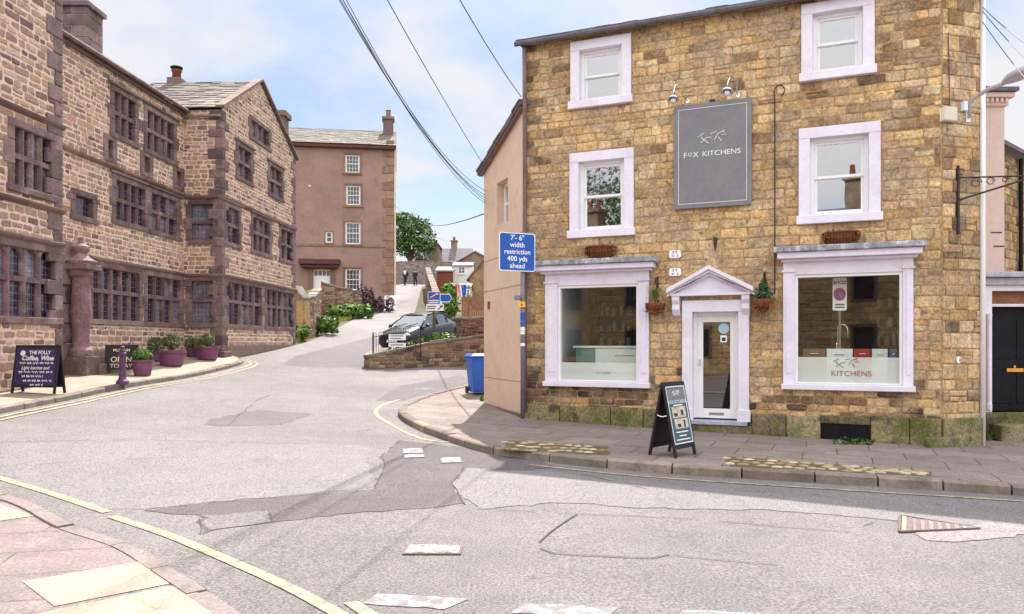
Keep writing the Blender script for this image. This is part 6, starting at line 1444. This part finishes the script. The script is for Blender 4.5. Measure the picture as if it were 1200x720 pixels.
q = at(X(788,11.35),11.35,.115); sandwich('sandwich_board','black A-board with blue kitchen poster on the pavement outside the shop door',q,math.radians(48),.60,1.10,'board_black','board_black',draw_shop,lean=.36)

# manhole covers and gully
def cover(pix,label,m='manhole',name='manhole_cover'):
    P_ = [gnd(*p) for p in pix]; c = (sum(p[0] for p in P_)/4,sum(p[1] for p in P_)/4); t = thing(name,label,'manhole cover',at(*c,.0))
    s = MB(); z = [g(*p)+.012 for p in P_]; s.hexa([(p[0],p[1],q-.05) for p,q in zip(P_,z)]+[(p[0],p[1],q) for p,q in zip(P_,z)]); s.build('frame','iron_cover',t)
    k = .9; Q = [(c[0]+(p[0]-c[0])*k,c[1]+(p[1]-c[1])*k) for p in P_]; s = MB(); s.hexa([(p[0],p[1],g(*p)-.02) for p in Q]+[(p[0],p[1],g(*p)+.018) for p in Q]); ld = s.build('lid',m,t)
    s = MB(); lp = lambda a,b: tuple(Q[0][i]*(1-a)*(1-b)+Q[1][i]*a*(1-b)+Q[2][i]*a*b+Q[3][i]*(1-a)*b for i in (0,1))
    for i in range(10):
        for j in range(5):
            if (i+j)%2: continue
            k4 = [lp((i+.5+dx)/10,(j+.5+dy)/5) for dx,dy in ((-.42,-.4),(.42,-.4),(.42,.4),(-.42,.4))]; s.hexa([(*q,g(*q)+.012) for q in k4]+[(*q,g(*q)+.0195) for q in k4])
    s.build('raised_pattern','manhole',ld)
cover([(472,533),(497,532),(495,526),(471,527)],'square pale manhole cover, upper of the touching pair near the corner')
cover([(473,538),(498,537),(497,533),(472,534)],'thin pale manhole cover, lower of the touching pair near the corner')
cover([(517,544),(542,543),(540,537),(515,538)],'pale manhole cover set apart to the right of the pair near the corner')
cover([(471,651),(540,651),(543,641),(477,640)],'wide worn pale cover alone in the middle of the road foreground')
P_ = [gnd(1055,606),gnd(1148,621),gnd(1054,625)]; t = thing('drain_grating','triangular rusty iron drain grating in the road at right','drain',at(sum(p[0] for p in P_)/3,sum(p[1] for p in P_)/3))
lerp2 = lambda p,q,t_: (p[0]+(q[0]-p[0])*t_,p[1]+(q[1]-p[1])*t_)
s = MB(); s.pz(P_,g(*P_[0])-.06,g(*P_[0])+.010); s.build('plate','asphalt_pink',t)
def strip(s,a0,a1,h,e0=.04,e1=.96):
    q = []
    for a in (a0,a1):
        p,w_ = lerp2(P_[0],P_[1],a),lerp2(P_[2],P_[1],a); q.append((lerp2(p,w_,e0),lerp2(p,w_,e1)))
    pts = [q[0][0],q[1][0],q[1][1],q[0][1]]; s.hexa([(*p,g(*p)-.02) for p in pts]+[(*p,g(*p)+h) for p in pts])
s = MB()
for k in range(8): a = .10+k*.108; strip(s,a,a+.058-.002*k,.020)
s.build('bars','iron_cover',t)
s = MB(); z_ = lambda p: (*p,g(*p)+.012)
for a_,b_ in ((0,1),(1,2),(2,0)): s.tube([z_(P_[a_]),z_(P_[b_])],.014,6)
s.build('frame','iron_cover',t)
s = MB(); strip(s,.025,.085,.022); s.build('painted_end','yellow_worn',t)

# ------------------------------------------------------------------ people walking uphill
def skin(name,verts,edges,rad,m,parent,sub=2,root=0):
    me = bpy.data.meshes.new('sk'); me.from_pydata(verts,edges,[]); o = bpy.data.objects.new('sk',me); COL.objects.link(o)
    md = o.modifiers.new('s','SKIN'); sv_ = me.skin_vertices[0].data
    for i,r in enumerate(rad): sv_[i].radius = (r,r) if not isinstance(r,tuple) else r; sv_[i].use_root = (i==root)
    md.use_smooth_shade = True
    ss = o.modifiers.new('u','SUBSURF'); ss.levels = sub; ss.render_levels = sub
    bpy.context.view_layer.update(); nm = bpy.data.meshes.new_from_object(o.evaluated_get(bpy.context.evaluated_depsgraph_get()))
    bpy.data.objects.remove(o); nm.name = name; nm.materials.clear(); nm.materials.append(MATS[m])
    ob = bpy.data.objects.new(name,nm); COL.objects.link(ob); ob.parent = parent; return ob
def person(pos,rz,label,coat,trous,hair,st=1,extra=None,sc=1.):
    t = thing('person',label,'person',pos,rz,); t.scale = (sc,)*3
    V = [(0,0,.95),(0,0,1.15),(0,0,1.40),(0,.0,1.52),(0,-.01,1.60),(0,-.02,1.70),
         (.09,0,.90),(.10,-.10*st,.50),(.10,.06*st-.02,.09),(.11,-.10*st,.03),(-.09,0,.90),(-.10,.09*st,.50),(-.10,.26*st,.14),(-.11,.16*st,.04),
         (.19,0,1.40),(.25,.06*st,1.13),(.24,-.04,.90),(.24,-.08,.80),(-.19,0,1.40),(-.25,-.06*st,1.13),(-.24,-.14*st,.92),(-.24,-.18*st,.83)]
    E = [(0,1),(1,2),(2,3),(3,4),(4,5),(0,6),(6,7),(7,8),(8,9),(0,10),(10,11),(11,12),(12,13),(2,14),(14,15),(15,16),(16,17),(2,18),(18,19),(19,20),(20,21)]
    rd = [.14,.13,.15,.055,.085,.085,.09,.065,.045,.04,.09,.065,.045,.04,.065,.045,.035,.04,.065,.045,.035,.04]
    skin('body',V,E,rd,'skin',t)
    skin('coat',[V[i] for i in (0,1,2,14,15,16,18,19,20)],[(0,1),(1,2),(2,3),(3,4),(4,5),(2,6),(6,7),(7,8)],[.185,.17,.18,.09,.07,.06,.09,.07,.06],coat,t)
    skin('trousers',[V[i] for i in (0,6,7,8,10,11,12)],[(0,1),(1,2),(2,3),(0,4),(4,5),(5,6)],[.16,.115,.085,.07,.115,.085,.07],trous,t)
    s = MB(); s.ball((0,.015,1.70),(.095,.11,.115)); s.build('hair',hair,t,world=False,smooth=True)
    for i in ((8,9),(12,13)):
        s = MB(); a,b = V[i[0]],V[i[1]]; s.ball(((a[0]+b[0])/2,(a[1]+b[1])/2-.02,min(a[2],b[2])+.03),(.055,.13,.055)); s.build('shoe','black_paint',t,world=False,smooth=True)
    s = MB(); s.ball((0,-.125,1.66),(.016,.025,.025)); s.build('nose','skin',t,world=False)
    if extra: extra(t)
    return t
def bag(t):
    s = MB(); s.ball((.0,.13,1.28),(.15,.10,.2)); s.build('backpack','cloth_white',t,world=False,smooth=True)
q = at(X(475,83),83); person(q,math.radians(165),'person in dark jacket with pale pack walking uphill, the left of two',coat='cloth_dark',trous='cloth_dark',hair='hair_dark',st=1,extra=bag,sc=1.04)
q = at(X(486.5,82.5),82.5); person(q,math.radians(175),'person in dark clothes and short hair walking uphill, right of two','cloth_navy','cloth_dark','hair_grey',-1,sc=1.02)

# ------------------------------------------------------------------ overhead cables
def wire(a,b,sag,label,r=.010,grp='overhead telephone wires'):
    a,b = Vector(a),Vector(b); pts = [a.lerp(b,k/24)+Vector((0,0,-sag*4*(k/24)*(1-k/24))) for k in range(25)]
    s = MB(); s.tube(pts,r,6); tag(s.build('overhead_wire','cable',smooth=True),label,'cable',grp)
ends = [(567,237,18.6),(567,234,18.6),(567,240,18.6),(568,226,18.6),(568,231,18.6)]
starts = [(424,0),(427,0),(430,0),(433,0),(437,0)]
names = ['leftmost','second','middle','fourth','rightmost']
for i,(e,s0) in enumerate(zip(ends,starts)):
    b = P3(e[0]+1,e[1]-2,e[2]); a0 = P3(s0[0],s0[1],11.)
    a = tuple(a0[k]+(a0[k]-b[k])*.55 for k in range(3)); wire(a,b,.60+.04*i,names[i]+' wire of the bundle of five crossing the sky left of the shop',.006)
b = P3(567,194,18.7); a0 = P3(459,0,11.); a = tuple(a0[k]+(a0[k]-b[k])*.6 for k in range(3)); wire(a,b,.12,'single wire running to the low eaves of the cream side wall',.008)
b = P3(611,114,16.1); a0 = P3(543,-2,11.); a = tuple(a0[k]+(a0[k]-b[k])*.6 for k in range(3)); wire(a,b,.12,'single wire ending high on the left edge of the shop',.009)
for i,(y0,y1) in enumerate(((-2,46),(-6,28),(10,70))):
    a = P3(1149,y0+12,13.4); c = P3(1203,y1+5,10.5); c = tuple(a[k]+(c[k]-a[k])*3 for k in range(3)); wire(a,c,.25,['middle wire of three','topmost wire of three','lowest wire of three'][i]+' leaving the right edge of the shop',.007)
wire(P3(497,262,60),P3(572,249,19.2),.25,'nearly level wire between the tree and the cream wall',.016)
wire(P3(462,240,54),P3(523,283,100),.4,'faint thin wire falling from the brown house to far chimneys',.012)

# ------------------------------------------------------------------ opposite side of the street (seen in the window reflections)
fo = F((3.,-11.),(-1,.12)); op = thing('opposite_house','row of stone houses across the street, seen reflected in the shop glass','building',(-8,-11,0))
s = MB(); panel(s,fo,0,27,-.5,lambda u: 6.2,[]); stones(s,fo,0,27,0,6.2,lambda u: 6.2,[],(.25,.4),(.4,.9),.02,.02,lambda u,z: pick(*TAN,.2)); s.build('wall',['mortar_tan','stone_tan'],op)
s = MB(); a,b,c,d = fo.p(-.2,6.2,.3),fo.p(27,6.2,.3),fo.p(27,8.8,-4),fo.p(-.2,8.8,-4); s.hexa([a,b,c,d]+[(x,y,z+.15) for x,y,z in (a,b,c,d)]); s.build('roof','dark_slate',op)
for k in range(6):
    for z in (1.0,3.8):
        u = 2+k*4.2; s = MB(); s.fb(fo,u-.6,u+.6,z-.1,z+1.6,-.05,.05); w = s.build('window','dressed_brown',op); s = MB(); s.fq(fo,u-.45,u+.45,z,z+1.45,.055); s.build('pane','dark_glass',w)
for u,h in ((7.0,10.0),(16.5,9.6),(23,10.0)):
    s = MB(); s.fb(fo,u-.55,u+.55,7.5,h,-2.6,-1.7); s.fb(fo,u-.65,u+.65,h,h+.2,-2.7,-1.6); ck = s.build('chimney','far_stone',op)
    for k in (-.3,.3):
        s = MB(); s.lathe([(.16,0),(.13,.6)],fo.p(u+k,h+.2,-2.15),10); s.build('chimney_pot','terracotta',ck)
tree('dark_tree','dark leafy tree behind the houses across the street, seen only in reflections',(-20,-15,.2),14,[(R.uniform(-4,4),R.uniform(-3,3),R.uniform(7,13.5),(2.8,2.8,2.2)) for _ in range(14)],800,.13,GREEN)

# ------------------------------------------------------------------ light, sky, camera
SUNV = Vector((.05,.72,1.0)).normalized()
sun = bpy.data.lights.new('sun','SUN'); sun.energy = 3.5; sun.angle = math.radians(.6); sun.color = (1,.95,.88)
so = bpy.data.objects.new('sun',sun); COL.objects.link(so); so.rotation_euler = (-SUNV).to_track_quat('-Z','Y').to_euler()
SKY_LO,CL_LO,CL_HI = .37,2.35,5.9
w = bpy.data.worlds.new('World'); scene.world = w; w.use_nodes = True; nt = w.node_tree; L = nt.links.new
bg = nt.nodes['Background']; sky = nd(nt,'ShaderNodeTexSky',sky_type='NISHITA'); sky.sun_disc = False
sky.sun_elevation = math.asin(SUNV.z); sky.sun_rotation = math.atan2(SUNV.x,SUNV.y); sky.air_density = 1.0; sky.dust_density = .4; sky.ozone_density = 1.0
tc = nd(nt,'ShaderNodeTexCoord'); sep = nd(nt,'ShaderNodeSeparateXYZ'); L(tc.outputs['Generated'],sep.inputs[0])
za = nd(nt,'ShaderNodeMath',operation='ADD'); L(sep.outputs['Z'],za.inputs[0]); za.inputs[1].default_value = .25
vd = nd(nt,'ShaderNodeVectorMath',operation='DIVIDE'); L(tc.outputs['Generated'],vd.inputs[0]); cb = nd(nt,'ShaderNodeCombineXYZ')
for i in range(3): L(za.outputs[0],cb.inputs[i])
L(cb.outputs[0],vd.inputs[1])
mp = nd(nt,'ShaderNodeMapping'); mp.inputs['Location'].default_value = (.3,.1,0); L(vd.outputs[0],mp.inputs['Vector'])
nz = nd(nt,'ShaderNodeTexNoise'); nz.inputs['Scale'].default_value = 1.7; nz.inputs['Detail'].default_value = 7; nz.inputs['Roughness'].default_value = .55; L(mp.outputs[0],nz.inputs['Vector'])
# sky brightened overhead and behind the viewer to fill shaded facades, dimmed low ahead
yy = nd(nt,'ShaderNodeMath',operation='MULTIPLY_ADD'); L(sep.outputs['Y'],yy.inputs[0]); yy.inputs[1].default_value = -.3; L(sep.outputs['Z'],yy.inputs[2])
def mrange(src,a,b,c,d,smooth=True):
    n = nd(nt,'ShaderNodeMapRange')
    if smooth: n.interpolation_type = 'SMOOTHSTEP'
    L(src,n.inputs['Value'])
    for k,v in zip(('From Min','From Max','To Min','To Max'),(a,b,c,d)): n.inputs[k].default_value = v
    return n.outputs[0]
def scaled(src,fac):
    n = nd(nt,'ShaderNodeVectorMath',operation='SCALE')
    if isinstance(src,tuple): n.inputs[0].default_value = src
    else: L(src,n.inputs[0])
    L(fac,n.inputs['Scale']); return n.outputs[0]
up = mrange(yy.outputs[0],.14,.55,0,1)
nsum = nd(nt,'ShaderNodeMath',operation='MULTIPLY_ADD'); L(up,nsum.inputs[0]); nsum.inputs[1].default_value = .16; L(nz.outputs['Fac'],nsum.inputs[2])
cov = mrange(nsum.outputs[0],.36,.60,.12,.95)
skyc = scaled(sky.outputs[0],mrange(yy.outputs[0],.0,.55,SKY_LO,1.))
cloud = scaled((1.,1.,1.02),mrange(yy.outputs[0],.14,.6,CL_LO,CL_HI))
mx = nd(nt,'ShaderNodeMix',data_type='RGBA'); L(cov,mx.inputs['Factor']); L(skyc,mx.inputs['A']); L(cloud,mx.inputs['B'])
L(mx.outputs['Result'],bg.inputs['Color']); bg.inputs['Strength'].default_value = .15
cam = bpy.data.cameras.new('camera'); co = bpy.data.objects.new('camera',cam); COL.objects.link(co); scene.camera = co
co.location = (0,0,CH); co.rotation_euler = (math.radians(90),0,0); cam.sensor_width = 36; cam.lens = FPX/1200*36; cam.shift_y = (HOR-360)/1200; cam.clip_end = 3000; cam.clip_start = .05
scene.view_settings.view_transform = 'Standard'; scene.view_settings.look = 'None'; scene.view_settings.gamma = 1; scene.view_settings.exposure = 1.36
scene.view_settings.use_curve_mapping = False
scene.cycles.max_bounces = 8; scene.cycles.transparent_max_bounces = 12
